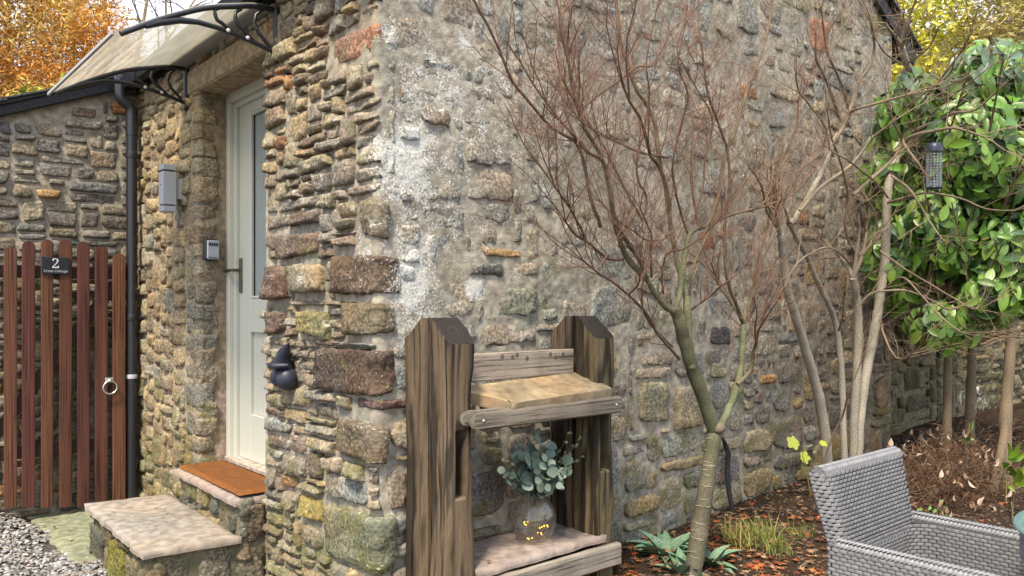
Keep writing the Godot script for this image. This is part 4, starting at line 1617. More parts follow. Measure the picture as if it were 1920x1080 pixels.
# a leaf that grows along +y from its stalk, one unit long: width, fold and outline points
func leaf_mesh(length: float, width: float, fold: float, n := 6, tip := 1.0, full := 1.0) -> ArrayMesh:
	var b := MB.new()
	for k in n + 1:
		var f := float(k) / n
		var w := pow(maxf(0.0, sin(PI * pow(f, tip))), full) * width * 0.5 + 0.001 * length
		var curl := -f * f * fold * 0.5 * length
		b.v(V(-w, f * length, fold * w * 1.2 + curl), Vector3.BACK, Vector2(0, f), Color(1, 1, 1))
		b.v(V(0, f * length, curl), Vector3.BACK, Vector2(0.5, f), Color(1.12, 1.12, 1.05))
		b.v(V(w, f * length, fold * w * 1.2 + curl), Vector3.BACK, Vector2(1, f), Color(0.96, 0.96, 0.96))
	for k in n:
		var a := k * 3
		b.quad(a, a + 1, a + 4, a + 3)
		b.quad(a + 1, a + 2, a + 5, a + 4)
	b.smooth()
	return b.mesh()


# ---------------------------------------------------------------- ground
func ground_y(x: float, z: float) -> float:
	var bed := smoothstep(0.75, 1.35, x) * (0.145 + 0.042 * maxf(0.0, x - 1.5)) * (1.0 - 0.8 * smoothstep(0.25, 1.5, z - maxf(0.0, x - 1.3) * 0.3))
	bed = minf(bed, 0.32)
	return bed + (0.020 * mid.get_noise_2d(x * 4.0, z * 4.0) + 0.008 * fine.get_noise_2d(x * 9.0, z * 9.0)) * smoothstep(0.6, 1.2, x)


func build_ground() -> void:
	var b := MB.new()
	var xs := []
	var zs := []
	for e in [-60.0, -30.0, -14.0, -7.0, -4.0]:
		xs.append(e)
		zs.append(e - 4.0)
	for k in 100:
		xs.append(-2.6 + k * 0.09)
	for k in 100:
		zs.append(-3.8 + k * 0.075)
	for e in [7.5, 10.0, 16.0, 30.0, 60.0]:
		xs.append(e)
		zs.append(e)
	for z in zs:
		for x in xs:
			var f := 1.0 + 0.35 * mid.get_noise_2d(x * 3.0, z * 3.0) + 0.3 * fine.get_noise_2d(x * 8.0, z * 8.0)
			var c := Color(0.062 * f, 0.042 * f, 0.028 * f)
			if x < 0.6:
				c = Color(0.12 * f, 0.115 * f, 0.105 * f)
			b.v(V(x, ground_y(x, z), z), Vector3.UP, Vector2(x, z), c)
	var m := xs.size()
	for j in zs.size() - 1:
		for k in m - 1:
			var a := j * m + k
			b.quad(a, a + m, a + m + 1, a + 1)
	b.smooth()
	kind(put("ground", b, M.soil), "structure")
	var rng := RandomNumberGenerator.new()
	rng.seed = 55
	# damp green paving slab before the gate
	kind(put("path", slab(rng, -0.66, 0.0, -3.12, -1.9, 0.018, 0.03, Vector2.ZERO, Color(0.26, 0.265, 0.17), 0.012), M.flag), "structure")
	# gravel
	var peb := MB.new()
	var prof := []
	for k in 5:
		var a := -PI / 2 + PI * k / 4.0
		prof.append(Vector2(maxf(0.0, cos(a)) * (1.0 + 0.1 * sin(k * 3.0)), sin(a) * 0.62))
	lathe(peb, Transform3D(), prof, 6)
	for k in peb.p.size():
		peb.p[k] *= 1.0 + 0.25 * mid.get_noise_3dv(peb.p[k] * 20.0)
	peb.smooth()
	var pebble := peb.mesh()
	var where := []
	var tints := []
	var shades := [Color(0.30, 0.29, 0.28), Color(0.22, 0.215, 0.21), Color(0.40, 0.385, 0.37), Color(0.16, 0.155, 0.155), Color(0.33, 0.30, 0.26), Color(0.26, 0.22, 0.19), Color(0.46, 0.45, 0.43)]
	for k in 26000:
		var x := rng.randf_range(-2.1, 0.1)
		var z := rng.randf_range(-3.1, 0.4)
		var on_slab := x > -0.68 + 0.05 * sin(z * 9.0) and z < -1.93 - 0.25 * smoothstep(-0.5, -0.68, x) + 0.06 * sin(x * 20.0)
		if on_slab and rng.randf() > 0.006:
			continue
		if x > -0.52 and z > -2.0 and z < -1.06:
			continue
		var pile := 0.03 * maxf(0.0, smoothstep(-0.55, -0.95, x) * smoothstep(-2.2, -3.0, z)) * 2.5
		var s := rng.randf_range(0.0055, 0.0135)
		var basis := Basis(Vector3.UP, rng.randf() * TAU) * Basis(Vector3.RIGHT, rng.randf_range(-0.6, 0.6))
		where.append(Transform3D(basis * Basis.from_scale(V(s * rng.randf_range(0.9, 1.7), s * rng.randf_range(0.7, 1.1), s)), V(x, pile + rng.randf_range(0.0, 0.012) + (0.02 if on_slab else 0.0), z)))
		var t: Color = shades[rng.randi() % 7]
		tints.append(t * rng.randf_range(0.5, 0.95))
	kind(scatter("gravel", pebble, M.tint, where, tints), "stuff")


# ---------------------------------------------------------------- garden wall behind the shrubs
func build_garden_wall() -> void:
	var rng := RandomNumberGenerator.new()
	rng.seed = 1234
	var gw := thing("garden_wall", "low mossy olive-brown stone garden wall beyond the cottage gable", "garden wall", V(4.38, 0, -0.25))
	var sh := {"o": V(4.38, 0, -0.25), "a": V(1, 0, 0), "b": V(0, 1, 0), "n": V(0, 0, 1), "style": "garden", "mortar": Color(0.165, 0.14, 0.09), "du": 0.7, "dv": 0.4}
	var wall := put("wall", mortar(sh, 0.0, 5.5, -0.1, 1.35, 0.05), M.mortar, gw)
	stones_of(rng, sh, lay_out(rng, 0.0, 4.6, 0.1, 1.33, [[0.2, 0.45, 0.1, 0.2], [0.14, 0.3, 0.12, 0.26], [0.3, 0.5, 0.08, 0.14]]), func(_q, r): return {"proud": 0.025, "tilt": 0.01, "lumps": 0.012, "joint": 0.014, "edge": 0.014, "step": 0.05, "color": MOSSY_TONES[r.randi() % 5]}, func(_q): return wall, 120)
	var b := MB.new()
	box(b, at(7.13, 0.65, -0.45), V(5.5, 1.42, 0.36), 0.01, Color(0.15, 0.13, 0.08))
	box(b, at(4.39, 1.6, -3.0), V(0.1, 3.6, 5.9), 0.01, Color(0.2, 0.17, 0.13))
	put("wall_body", b, M.mortar, gw)


# ---------------------------------------------------------------- bare trees
func bark(tree: String, r: float, y: float, p: Vector3) -> Color:
	var f := 1.0 + 0.3 * mid.get_noise_3dv(p * 14.0)
	if tree == "maple":
		f = lerpf(1.05, 0.76, smoothstep(0.012, 0.03, r)) + 0.5 * mid.get_noise_3dv(p * 22.0)
		var thick := smoothstep(0.004, 0.016, r)
		var c := Color(0.165, 0.095, 0.062).lerp(Color(0.185, 0.17, 0.095), thick)
		c = c.lerp(Color(0.185, 0.165, 0.11), smoothstep(1.0, 0.3, y) * thick)
		c = c.lerp(Color(0.155, 0.19, 0.10), thick * (0.5 + 0.8 * coarse.get_noise_3dv(p * 4.0)) * smoothstep(0.5, 1.0, y))
		return Color(c.r * f, c.g * f, c.b * f)
	var t := smoothstep(0.004, 0.02, r)
	var k := Color(0.25, 0.18, 0.12).lerp(Color(0.40, 0.355, 0.275), t)
	return Color(k.r * f, k.g * f, k.b * f)


func limb_path(pts: Array, r0: float, r1: float, kind_: String, sub: int) -> Array:
	# smooth the measured points, with small kinks where buds were
	var out := []
	var rad := []
	var col := []
	var n := (pts.size() - 1) * sub
	for k in n + 1:
		var f := float(k) / sub
		var i := mini(int(f), pts.size() - 2)
		var q: Vector3 = (pts[i] as Vector3).cubic_interpolate(pts[i + 1], pts[maxi(i - 1, 0)], pts[mini(i + 2, pts.size() - 1)], f - i)
		var r := lerpf(r0, r1, float(k) / n)
		q += Vector3(mid.get_noise_1d(q.y * 40.0 + q.x * 9.0), 0, mid.get_noise_1d(q.y * 40.0 + 77.0)) * minf(r * 0.5, 0.005)
		out.append(q)
		rad.append(r * (1.0 + 0.10 * fine.get_noise_1d(k * 9.0 + q.x * 100.0)))
		col.append(bark(kind_, r, q.y, q))
	return [out, rad, col]


# twigs that fork away from a point; thin ones go into the shared mesh
func grow(b: MB, rng: RandomNumberGenerator, from: Vector3, dir: Vector3, length: float, r: float, level: int, tree: String, up: float) -> void:
	var n := 5 if level > 0 else 4
	var pts := [from]
	var rad := [r]
	var col := [bark(tree, r, from.y, from)]
	var d := dir.normalized()
	for k in n:
		d = (d + Vector3(rng.randf_range(-0.2, 0.2), rng.randf_range(-0.12, 0.16) + up, rng.randf_range(-0.2, 0.2))).normalized()
		var q: Vector3 = pts[-1] + d * length / n
		if q.z < 0.05 and q.x < 4.4 and from.z > -1.0:
			q.z = 0.05 + rng.randf() * 0.03
			d.z = absf(d.z)
		if q.z > 1.25 and from.z < 2.0:
			d.z = -absf(d.z)
		pts.append(q)
		var rr := lerpf(r, r * 0.38, float(k + 1) / n)
		rad.append(rr)
		var c := bark(tree, rr, q.y, q)
		if tree == "maple":
			c = c.lerp(Color(0.20, 0.098, 0.066), clampf(0.25 + 0.35 * (q.y - 1.8), 0.1, 0.8) * smoothstep(0.005, 0.0015, rr))
		col.append(c)
		if level > 0 and k > 0:
			for e in (2 if rng.randf() < 0.35 else 1):
				var side := d.cross(Vector3(rng.randf_range(-1, 1), rng.randf_range(-1, 1), rng.randf_range(-1, 1))).normalized()
				var nd := (d * rng.randf_range(0.55, 1.0) + side * rng.randf_range(0.4, 0.95)).normalized()
				grow(b, rng, q, nd, length * rng.randf_range(0.4, 0.72), rr * 0.62, level - 1, tree, up)
	tube(b, pts, rad, 5 if r > 0.003 else 4, col, false)


func build_tree(tree: String, root: Node3D, limbs: Array, seed_: int, per_m: float, reach: float, up: float, levels: int) -> void:
	var rng := RandomNumberGenerator.new()
	rng.seed = seed_
	var twigs := MB.new()
	var rows := 0
	for q in limbs:
		var slim := 0.88 if tree != "maple" else (0.92 if q[0] == "trunk" else 0.68)
		var path := limb_path(q[3], q[1] * slim, q[2] * slim, tree, 6 if q[0] == "trunk" else 5)
		var b := MB.new()
		tube(b, path[0], path[1], 14 if q[0] == "trunk" else 9, path[2], true, 0.12)
		put(q[0], b, M.bark, root)
		if q[0] == "trunk" and tree == "maple" and rows == 0:
			rows = 1
			# pale scars that ring the trunk
			for k in 38:
				var f := rng.randf_range(0.02, 0.98)
				var i := int(f * (path[0].size() - 1))
				var c: Vector3 = path[0][i]
				var nx: Vector3 = path[0][mini(i + 1, path[0].size() - 1)]
				var r: float = path[1][i] * 1.012
				c = c.lerp(nx, rng.randf())
				var a0 := rng.randf_range(1.5, 5.0)
				var pts := []
				var rr := []
				var fr := frame_of(nx - (path[0][i] as Vector3) + V(0, 0.0001, 0))
				for e in 7:
					var a := a0 + e * (0.08 + 0.3 * fposmod(f * 37.0, 1.0))
					pts.append(c + fr.x * cos(a) * r + fr.z * sin(a) * r + fr.y * 0.002 * sin(e * 1.3))
					rr.append(0.0015 * sin(PI * (e + 0.5) / 7.0) + 0.0004)
				tube(twigs, pts, rr, 4, [Color(0.36, 0.31, 0.23)], false)
		# twigs along the limb and a spray at its end
		if q[0] == "branch" or tree != "maple":
			var len_ := 0.0
			for k in q[3].size() - 1:
				len_ += (q[3][k + 1] - q[3][k]).length()
			var n := int(len_ * per_m * (0.35 if q[0] == "trunk" else 1.0))
			for k in n:
				var f := pow(rng.randf(), 0.8)
				if q[0] == "trunk":
					f = rng.randf_range(0.45, 1.0)
				var i := mini(int(f * (path[0].size() - 1)), path[0].size() - 2)
				var p0: Vector3 = path[0][i]
				var d: Vector3 = (path[0][i + 1] - p0).normalized()
				if p0.y < 0.95:
					continue
				var side := Vector3(rng.randf_range(-1, 1), rng.randf_range(-0.3, 0.9), rng.randf_range(-0.8, 0.8))
				grow(twigs, rng, p0, d * 0.5 + side * 0.8, rng.randf_range(0.35, 1.0) * reach, minf(q[2] * 0.6, 0.0026), levels - (1 if rng.randf() < 0.5 else 0), tree, up)
			var e: Array = path[0]
			for k in 3:
				var d: Vector3 = (e[-1] - e[-3]).normalized() + Vector3(rng.randf_range(-0.5, 0.5), rng.randf_range(-0.1, 0.5), rng.randf_range(-0.4, 0.4))
				grow(twigs, rng, e[-1], d, reach * rng.randf_range(0.8, 1.4), q[2] * 0.6, levels, tree, up)
	kind(put("twigs", twigs, M.twig, root), "stuff")


func build_maple() -> void:
	var root := thing("maple_tree", "bare little maple with a green-barked forked trunk and fine red twigs before the gable", "tree", V(1.31, 0.08, 0.5))
	build_tree("maple", root, maple_limbs(), 5150, 14.0, 0.34, 0.05, 2)
	var b := MB.new()
	# burr at the fork
	for q in [[1.527, 0.772, 0.492, 0.030], [1.565, 0.762, 0.468, 0.027]]:
		var prof := []
		for k in 9:
			var a := -PI / 2 + PI * k / 8.0
			prof.append(Vector2(maxf(0.0, cos(a)) * q[3], sin(a) * q[3] * 0.9))
		var from := b.p.size()
		lathe(b, at(q[0], q[1], q[2]), prof, 14, Color(0.21, 0.16, 0.105))
		for k in range(from, b.p.size()):
			var o := V(q[0], q[1], q[2])
			b.p[k] = o + (b.p[k] - o) * (1.0 + 0.35 * mid.get_noise_3dv(b.p[k] * 40.0))
	b.smooth()
	put("burr", b, M.bark, root)


func build_shrub() -> void:
	var root := thing("pale_stemmed_shrub", "bare shrub of several pale grey stems with tangled twigs between maple and laurel", "shrub", V(3.0, 0.2, 0.3))
	build_tree("shrub", root, shrub_limbs(), 616, 8.0, 0.29, 0.02, 2)


# ---------------------------------------------------------------- leaves
func leaf_colors(base: Color, n: int, spread: float, rng: RandomNumberGenerator) -> Array:
	var out := []
	for k in n:
		var f := rng.randf_range(1.0 - spread, 1.0 + spread)
		out.append(Color(base.r * f * rng.randf_range(0.85, 1.2), base.g * f, base.b * f * rng.randf_range(0.8, 1.2)))
	return out


func build_laurel() -> void:
	var rng := RandomNumberGenerator.new()
	rng.seed = 88
	var root := thing("laurel_bush", "tall cherry laurel with large glossy green leaves over the garden wall", "laurel", V(3.95, 0.3, 0.7))
	for q in [[V(3.97, 0.2, 0.55), V(3.96, 0.7, 0.56), V(3.95, 1.2, 0.57), V(3.9, 1.6, 0.6), 0.032], [V(4.13, 0.2, 0.62), V(4.13, 0.72, 0.64), V(4.10, 1.15, 0.66), V(4.0, 1.7, 0.7), 0.036], [V(3.80, 0.2, 0.95), V(3.81, 0.66, 0.95), V(3.86, 1.1, 0.96), V(3.95, 1.8, 0.95), 0.042], [V(3.66, 0.2, 0.92), V(3.76, 0.5, 0.95), V(3.84, 0.9, 0.96), V(3.87, 1.2, 0.97), 0.030]]:
		var b := MB.new()
		var path := limb_path([q[0], q[1], q[2], q[3]], q[4], q[4] * 0.55, "laurel", 6)
		var cols := []
		for p in path[0]:
			var f := 1.0 + 0.25 * mid.get_noise_3dv(p * 10.0)
			cols.append(Color(0.24 * f, 0.18 * f, 0.115 * f))
		tube(b, path[0], path[1], 12, cols, true, 0.1)
		put("stem", b, M.bark, root)
	var branches := MB.new()
	for k in 60:
		var a := V(rng.randf_range(3.6, 4.3), rng.randf_range(1.1, 2.4), rng.randf_range(0.5, 0.95))
		var e := a + V(rng.randf_range(-0.35, 0.35), rng.randf_range(0.0, 0.6), rng.randf_range(0.0, 0.35))
		tube(branches, [a, a.lerp(e, 0.5) + V(0.02, 0.03, 0), e], [0.008, 0.006, 0.004], 5, [Color(0.22, 0.14, 0.08)], false)
	put("branches", branches, M.bark, root)
	var blade := leaf_mesh(0.125, 0.056, 0.4, 8, 1.0, 0.75)
	var blade2 := leaf_mesh(0.105, 0.05, 0.1, 8, 1.15, 0.7)
	# lumps of foliage: centre and radii
	var lumps := [[V(3.95, 2.30, 0.82), V(0.46, 0.42, 0.30)], [V(3.76, 2.62, 0.42), V(0.26, 0.26, 0.2)], [V(4.12, 2.75, 0.80), V(0.42, 0.30, 0.30)], [V(3.86, 1.85, 0.62), V(0.36, 0.36, 0.24)], [V(4.05, 1.62, 0.95), V(0.36, 0.34, 0.28)], [V(3.74, 1.66, 0.34), V(0.24, 0.34, 0.18)], [V(3.85, 1.42, 0.88), V(0.24, 0.16, 0.2)], [V(3.80, 2.20, 0.32), V(0.30, 0.36, 0.18)], [V(3.78, 1.24, 0.60), V(0.22, 0.14, 0.2)], [V(4.9, 1.9, 0.3), V(0.6, 0.9, 0.3)], [V(4.45, 2.1, 1.0), V(0.4, 0.7, 0.35)]]
	var all := []
	for q in lumps:
		var r: Vector3 = q[1]
		var n := int(1050.0 * (r.x * r.y + r.y * r.z + r.x * r.z) / 0.33)
		for k in n:
			var d := V(rng.randfn(), rng.randfn(), rng.randfn()).normalized()
			var f := pow(rng.randf(), 0.35) * (1.0 + 0.18 * mid.get_noise_3dv(d * 30.0 + q[0] * 7.0))
			var p: Vector3 = q[0] + d * r * f
			if p.z < -0.05 or p.y < 1.1:
				continue
			var out := (d + V(-0.35, 0.15, 0.55)).normalized()
			var hang := V(rng.randf_range(-0.8, 0.8), rng.randf_range(-1.4, 0.15), rng.randf_range(-0.5, 0.7)).normalized()
			var y := (hang - out * hang.dot(out) * 0.75).normalized()
			var x := y.cross(out).normalized()
			if x.length() < 0.1:
				continue
			var s := rng.randf_range(0.5, 1.15)
			var face := Basis(x, y, x.cross(y)).scaled(Vector3.ONE * s)
			var g := rng.randf()
			var c := Color(0.075, 0.17, 0.014) * rng.randf_range(0.7, 1.4)
			if g > 0.86:
				c = Color(0.14, 0.21, 0.022)
			elif g < 0.2:
				c = Color(0.034, 0.085, 0.022)
			if p.y > 2.75 and rng.randf() < 0.4:
				c = Color(0.085, 0.145, 0.085)
			all.append([p.distance_to(Vector3(-1.616, 1.35, 2.694)) + rng.randf() * 0.1, Transform3D(face, p), c, rng.randi() % 2])
	all.sort_custom(func(a, b): return a[0] < b[0])
	M.laurel = {}
	var made := []
	for k in 6:
		var m: StandardMaterial3D = M.leaf.duplicate()
		m.albedo_color = ([Color(0.078, 0.175, 0.014), Color(0.055, 0.13, 0.013), Color(0.12, 0.225, 0.018), Color(0.19, 0.27, 0.026), Color(0.036, 0.09, 0.018), Color(0.09, 0.15, 0.07)][k] as Color).linear_to_srgb()
		made.append(m)
	var where := []
	var tints := []
	for k in all.size():
		var e: Array = all[k]
		if k < 290:
			var leaf := MeshInstance3D.new()
			leaf.name = "leaf"
			leaf.mesh = blade if e[3] else blade2
			var best := 0
			var gap := 9.0
			for j in 6:
				var mc: Color = (made[j].albedo_color as Color).srgb_to_linear()
				var g := absf(mc.r - e[2].r) + absf(mc.g - e[2].g) + absf(mc.b - e[2].b)
				if g < gap:
					gap = g
					best = j
			leaf.material_override = made[best]
			leaf.transform = Transform3D(e[1].basis, e[1].origin - root.position)
			root.add_child(leaf, true)
		else:
			where.append(e[1])
			tints.append(e[2])
	kind(scatter("foliage", blade, M.leaf, where, tints, root), "stuff")
	# seedlings and low shoots
	for q in [[V(3.62, 0.5, 0.80), 3, "single young laurel shoot with a leaf standing in the dead bracken"], [V(3.47, 0.36, 1.06), 6, "low laurel shoot with bright leaves beside the thick laurel stem"], [V(3.22, 0.28, 1.17), 8, "yellow-green laurel sucker at the edge of the bed behind the table"]]:
		var shoot := thing("laurel_shoot", q[2], "shoot", q[0])
		var b := MB.new()
		tube(b, [q[0] + V(0, -0.2, 0), q[0] + V(0.01, 0.0, 0), q[0] + V(0.015, 0.12, 0.01)], [0.005, 0.004, 0.003], 6, [Color(0.16, 0.14, 0.06)])
		put("stem", b, M.tint, shoot)
		for k in q[1]:
			var leaf := MeshInstance3D.new()
			leaf.name = "leaf"
			leaf.mesh = blade
			leaf.material_override = made[2 if q[1] < 8 else 3]
			var dir := V(rng.randf_range(-0.9, 0.9), rng.randf_range(0.0, 0.8), rng.randf_range(0.0, 0.7)).normalized()
			var fr := frame_of(dir)
			leaf.transform = Transform3D((fr * Basis(Vector3.UP, rng.randf_range(-1, 1))).scaled(Vector3.ONE * rng.randf_range(0.7, 1.1)), V(0.012, rng.randf_range(0.02, 0.12), 0.005))
			shoot.add_child(leaf, true)


func build_feeder() -> void:
	var c := V(3.245, 2.025, 0.76)
	var f := thing("bird_feeder", "hanging wire-mesh bird feeder with a dark cap among the laurel leaves", "bird feeder", c)
	var b := MB.new()
	lathe(b, Transform3D(Basis(), c), [Vector2(0.0, 0.20), Vector2(0.044, 0.20), Vector2(0.048, 0.205), Vector2(0.046, 0.24), Vector2(0.03, 0.255), Vector2(0.0, 0.26)], 20)
	put("cap", b, plain(Color(0.02, 0.03, 0.05), 0.35), f)
	b = MB.new()
	lathe(b, Transform3D(Basis(), c), [Vector2(0.0, -0.012), Vector2(0.04, -0.01), Vector2(0.042, 0.004), Vector2(0.0, 0.006)], 20)
	put("base", b, plain(Color(0.03, 0.045, 0.07), 0.35), f)
	b = MB.new()
	for k in 14:
		var a := TAU * k / 14.0
		tube(b, [c + V(cos(a) * 0.040, 0.0, sin(a) * 0.040), c + V(cos(a) * 0.040, 0.205, sin(a) * 0.040)], [0.0019, 0.0019], 5, [Color.WHITE])
	for k in 12:
		var ring := []
		var rr := []
		for e in 17:
			var a := TAU * e / 16.0
			ring.append(c + V(cos(a) * 0.041, 0.012 + k * 0.016, sin(a) * 0.041))
			rr.append(0.0014)
		tube(b, ring, rr, 4, [Color.WHITE], false)
	put("wire_mesh", b, plain(Color(0.34, 0.37, 0.42), 0.35, 0.5), f)
	b = MB.new()
	tube(b, [c + V(0, 0.255, 0), c + V(0.004, 0.30, 0), c + V(-0.005, 0.36, 0.02)], [0.0018, 0.0018, 0.0018], 5, [Color.WHITE])
	put("hanger", b, M.black, f)


func build_bed_plants() -> void:
	var rng := RandomNumberGenerator.new()
	rng.seed = 2024
	# lungwort with silver-spotted leaves round the foot of the maple
	var spotted := StandardMaterial3D.new()
	var im := Image.create_empty(128, 128, false, Image.FORMAT_RGB8)
	im.fill(Color(0.33, 0.44, 0.33))
	for k in 330:
		var r := rng.randi_range(2, 6)
		im.fill_rect(Rect2i(rng.randi() % 124, rng.randi() % 124, r, r), Color(0.42, 0.53, 0.42) if k % 3 else Color(0.56, 0.64, 0.54))
	spotted.albedo_texture = tex(im)
	spotted.roughness = 0.6
	spotted.uv1_scale = Vector3(1, 2, 1)
	spotted.backlight_enabled = true
	spotted.backlight = Color(0.2, 0.25, 0.2)
	var blade := leaf_mesh(1.0, 0.36, 0.75, 8, 0.85, 0.85)
	var plants := [[V(1.44, 0.11, 0.26), 22, 0.20, "silver-spotted lungwort with upright leaves to the stand side of the maple trunk"], [V(1.50, 0.12, 0.46), 16, 0.16, "lungwort clump with pale spotted leaves on the chair side of the maple trunk"], [V(1.33, 0.10, 0.44), 16, 0.16, "low lungwort with grey-green leaves in front of the maple foot"]]
	for q in plants:
		var plant := thing("lungwort", q[3], "lungwort", q[0])
		for k in q[1]:
			var a: float = TAU * k / q[1] + rng.randf_range(-0.3, 0.3)
			var lean := rng.randf_range(0.5, 1.5)
			var dir := V(cos(a) * lean, rng.randf_range(0.2, 1.3), sin(a) * lean).normalized()
			var side := dir.cross(Vector3.UP).normalized()
			var nor := side.cross(dir).normalized()
			var s: float = q[2] * rng.randf_range(0.7, 1.15)
			var leaf := MeshInstance3D.new()
			leaf.name = "leaf"
			leaf.mesh = blade
			leaf.material_override = spotted
			leaf.transform = Transform3D(Basis(side, dir, nor).scaled(Vector3.ONE * s), V(cos(a), 0, sin(a)) * 0.012)
			plant.add_child(leaf, true)
	# grass tufts
	var strip := MB.new()
	for k in 6:
		var f := k / 5.0
		var w := (1.0 - f * f) * 0.018
		strip.v(V(-w, f, -0.45 * f * f), Vector3.BACK, Vector2.ZERO, Color.WHITE)
		strip.v(V(w, f, -0.45 * f * f), Vector3.BACK, Vector2.ZERO, Color.WHITE)
	for k in 5:
		strip.quad(k * 2, k * 2 + 1, k * 2 + 3, k * 2 + 2)
	strip.smooth()
	var blade_mesh := strip.mesh()
	for q in [[1.90, 0.42, 340, 0.13, 0.14, "straw and green grass tuft in the red fallen leaves between maple and chair"], [2.16, 0.54, 80, 0.06, 0.10, "small yellowing grass tuft beside the wicker chair back"], [1.86, 0.60, 120, 0.08, 0.11, "sparse green grass tuft in front of the straw-coloured one"]]:
		var where := []
		var tints := []
		for k in q[2]:
			var a := rng.randf() * TAU
			var r: float = sqrt(rng.randf()) * q[3]
			var x: float = q[0] + cos(a) * r
			var z: float = q[1] + sin(a) * r
			var bs := Basis(Vector3.UP, rng.randf() * TAU) * Basis(Vector3.RIGHT, rng.randf_range(-1.0, 0.3))
			where.append(Transform3D(bs.scaled(Vector3.ONE * q[4] * rng.randf_range(0.5, 1.1)), V(x, ground_y(x, z) - 0.005, z)))
			tints.append([Color(0.16, 0.19, 0.035), Color(0.26, 0.23, 0.07), Color(0.30, 0.24, 0.10), Color(0.10, 0.16, 0.03)][rng.randi() % 4])
		var tuft := thing("grass_tuft", q[5], "grass tuft", V(q[0], 0.0, q[1]), "grass tufts in the bed")
		kind(scatter("blades", blade_mesh, M.dull_leaf, where, tints, tuft), "stuff")
	# fallen leaves: small starry maple leaves and oval ones
	var star := MB.new()
	star.v(Vector3.ZERO, Vector3.UP, Vector2.ZERO, Color.WHITE)
	for k in 14:
		var a := TAU * k / 14.0
		var r := 1.0 if k % 2 == 0 else 0.34
		if k == 0:
			r = 0.5
		star.v(V(sin(a) * r, 0.10 * r * r + 0.12 * sin(k * 2.2) * r, cos(a) * r), Vector3.UP, Vector2.ZERO, Color.WHITE)
	for k in 14:
		star.tri(0, 1 + k, 1 + (k + 1) % 14)
	star.smooth()
	var reds := [Color(0.40, 0.115, 0.03), Color(0.30, 0.07, 0.03), Color(0.46, 0.18, 0.06), Color(0.20, 0.055, 0.03), Color(0.33, 0.16, 0.08), Color(0.38, 0.24, 0.13), Color(0.16, 0.09, 0.05)]
	var spots := []
	var hues := []
	for k in 4200:
		var x := rng.randf_range(0.9, 3.6)
		var z := rng.randf_range(0.03, 1.7)
		var near := exp(-pow(Vector2(x - 1.6, (z - 0.40)).length() / 0.55, 2.0))
		if rng.randf() > 0.10 + near * 0.9:
			continue
		var s := rng.randf_range(0.012, 0.030)
		spots.append(Transform3D((Basis(Vector3.UP, rng.randf() * TAU) * Basis(Vector3.RIGHT, rng.randf_range(-0.5, 0.5))).scaled(Vector3.ONE * s), V(x, ground_y(x, z) + 0.006 + rng.randf() * 0.012, z)))
		hues.append(reds[rng.randi() % 7] * rng.randf_range(0.7, 1.1))
	for k in 26:
		var x := rng.randf_range(-1.2, -0.4)
		var z := rng.randf_range(-2.9, -1.6)
		spots.append(Transform3D((Basis(Vector3.UP, rng.randf() * TAU) * Basis(Vector3.RIGHT, rng.randf_range(-0.5, 0.5))).scaled(Vector3.ONE * rng.randf_range(0.010, 0.024)), V(x, 0.03, z)))
		hues.append(Color(0.14, 0.055, 0.035) * rng.randf_range(0.4, 1.2))
	for q in [[0.28, 0.365, 0.24], [0.87, 0.368, 0.05], [0.84, 0.366, 0.07], [0.31, 0.363, 0.30]]:
		spots.append(Transform3D(Basis(Vector3.UP, rng.randf() * TAU).scaled(Vector3.ONE * 0.016), V(q[0], q[1], q[2])))
		hues.append(Color(0.16, 0.045, 0.035))
	for q in [[-0.36, 0.296, -1.42], [-0.42, 0.296, -1.40], [-0.30, 0.29, -1.6]]:
		spots.append(Transform3D(Basis(Vector3.UP, rng.randf() * TAU).scaled(Vector3.ONE * 0.013), V(q[0], q[1], q[2])))
		hues.append(Color(0.14, 0.075, 0.055))
	kind(scatter("fallen_leaves", star.mesh(), M.dull_leaf, spots, hues), "stuff")
	# crumbs of soil and bark
	var clod := MB.new()
	lathe(clod, Transform3D(), [Vector2(0, -0.6), Vector2(0.9, -0.2), Vector2(1.0, 0.25), Vector2(0, 0.7)], 5)
	clod.smooth()
	spots = []
	hues = []
	for k in 14000:
		var x := rng.randf_range(0.9, 5.4)
		var z := rng.randf_range(-0.2, 2.0)
		var s := rng.randf_range(0.003, 0.012)
		spots.append(Transform3D((Basis(Vector3.UP, rng.randf() * TAU) * Basis(Vector3.RIGHT, rng.randf_range(-0.8, 0.8))) * Basis.from_scale(V(s * rng.randf_range(0.8, 2.2), s, s)), V(x, ground_y(x, z), z)))
		hues.append([Color(0.045, 0.030, 0.022), Color(0.07, 0.047, 0.032), Color(0.03, 0.022, 0.017), Color(0.13, 0.09, 0.06)][rng.randi() % 4])
	kind(scatter("soil_crumbs", clod.mesh(), M.tint, spots, hues), "stuff")
	# heap of dead bracken by the garden wall
	spots = []
	hues = []
	for k in 17000:
		var d := V(rng.randfn(), absf(rng.randfn()), rng.randfn()).normalized() * pow(rng.randf(), 0.5)
		var p := V(3.45, 0.16, 0.74) + d * V(0.66, 0.40, 0.36)
		if k % 3 == 0:
			p = V(4.25, 0.2, 0.70) + d * V(0.75, 0.50, 0.42)
		var bs := Basis.from_euler(V(rng.randf() * TAU, rng.randf() * TAU, rng.randf() * TAU))
		spots.append(Transform3D(bs.scaled(V(1.3, 1, 1) * rng.randf_range(0.02, 0.09)), p))
		hues.append([Color(0.11, 0.060, 0.034), Color(0.07, 0.040, 0.025), Color(0.16, 0.085, 0.045), Color(0.045, 0.028, 0.02), Color(0.24, 0.16, 0.10), Color(0.14, 0.065, 0.035)][rng.randi() % 6])
	var fern := thing("dead_bracken", "heap of brown withered bracken between the wicker chair and the laurel stems", "dead fern", V(3.38, 0.16, 0.72))
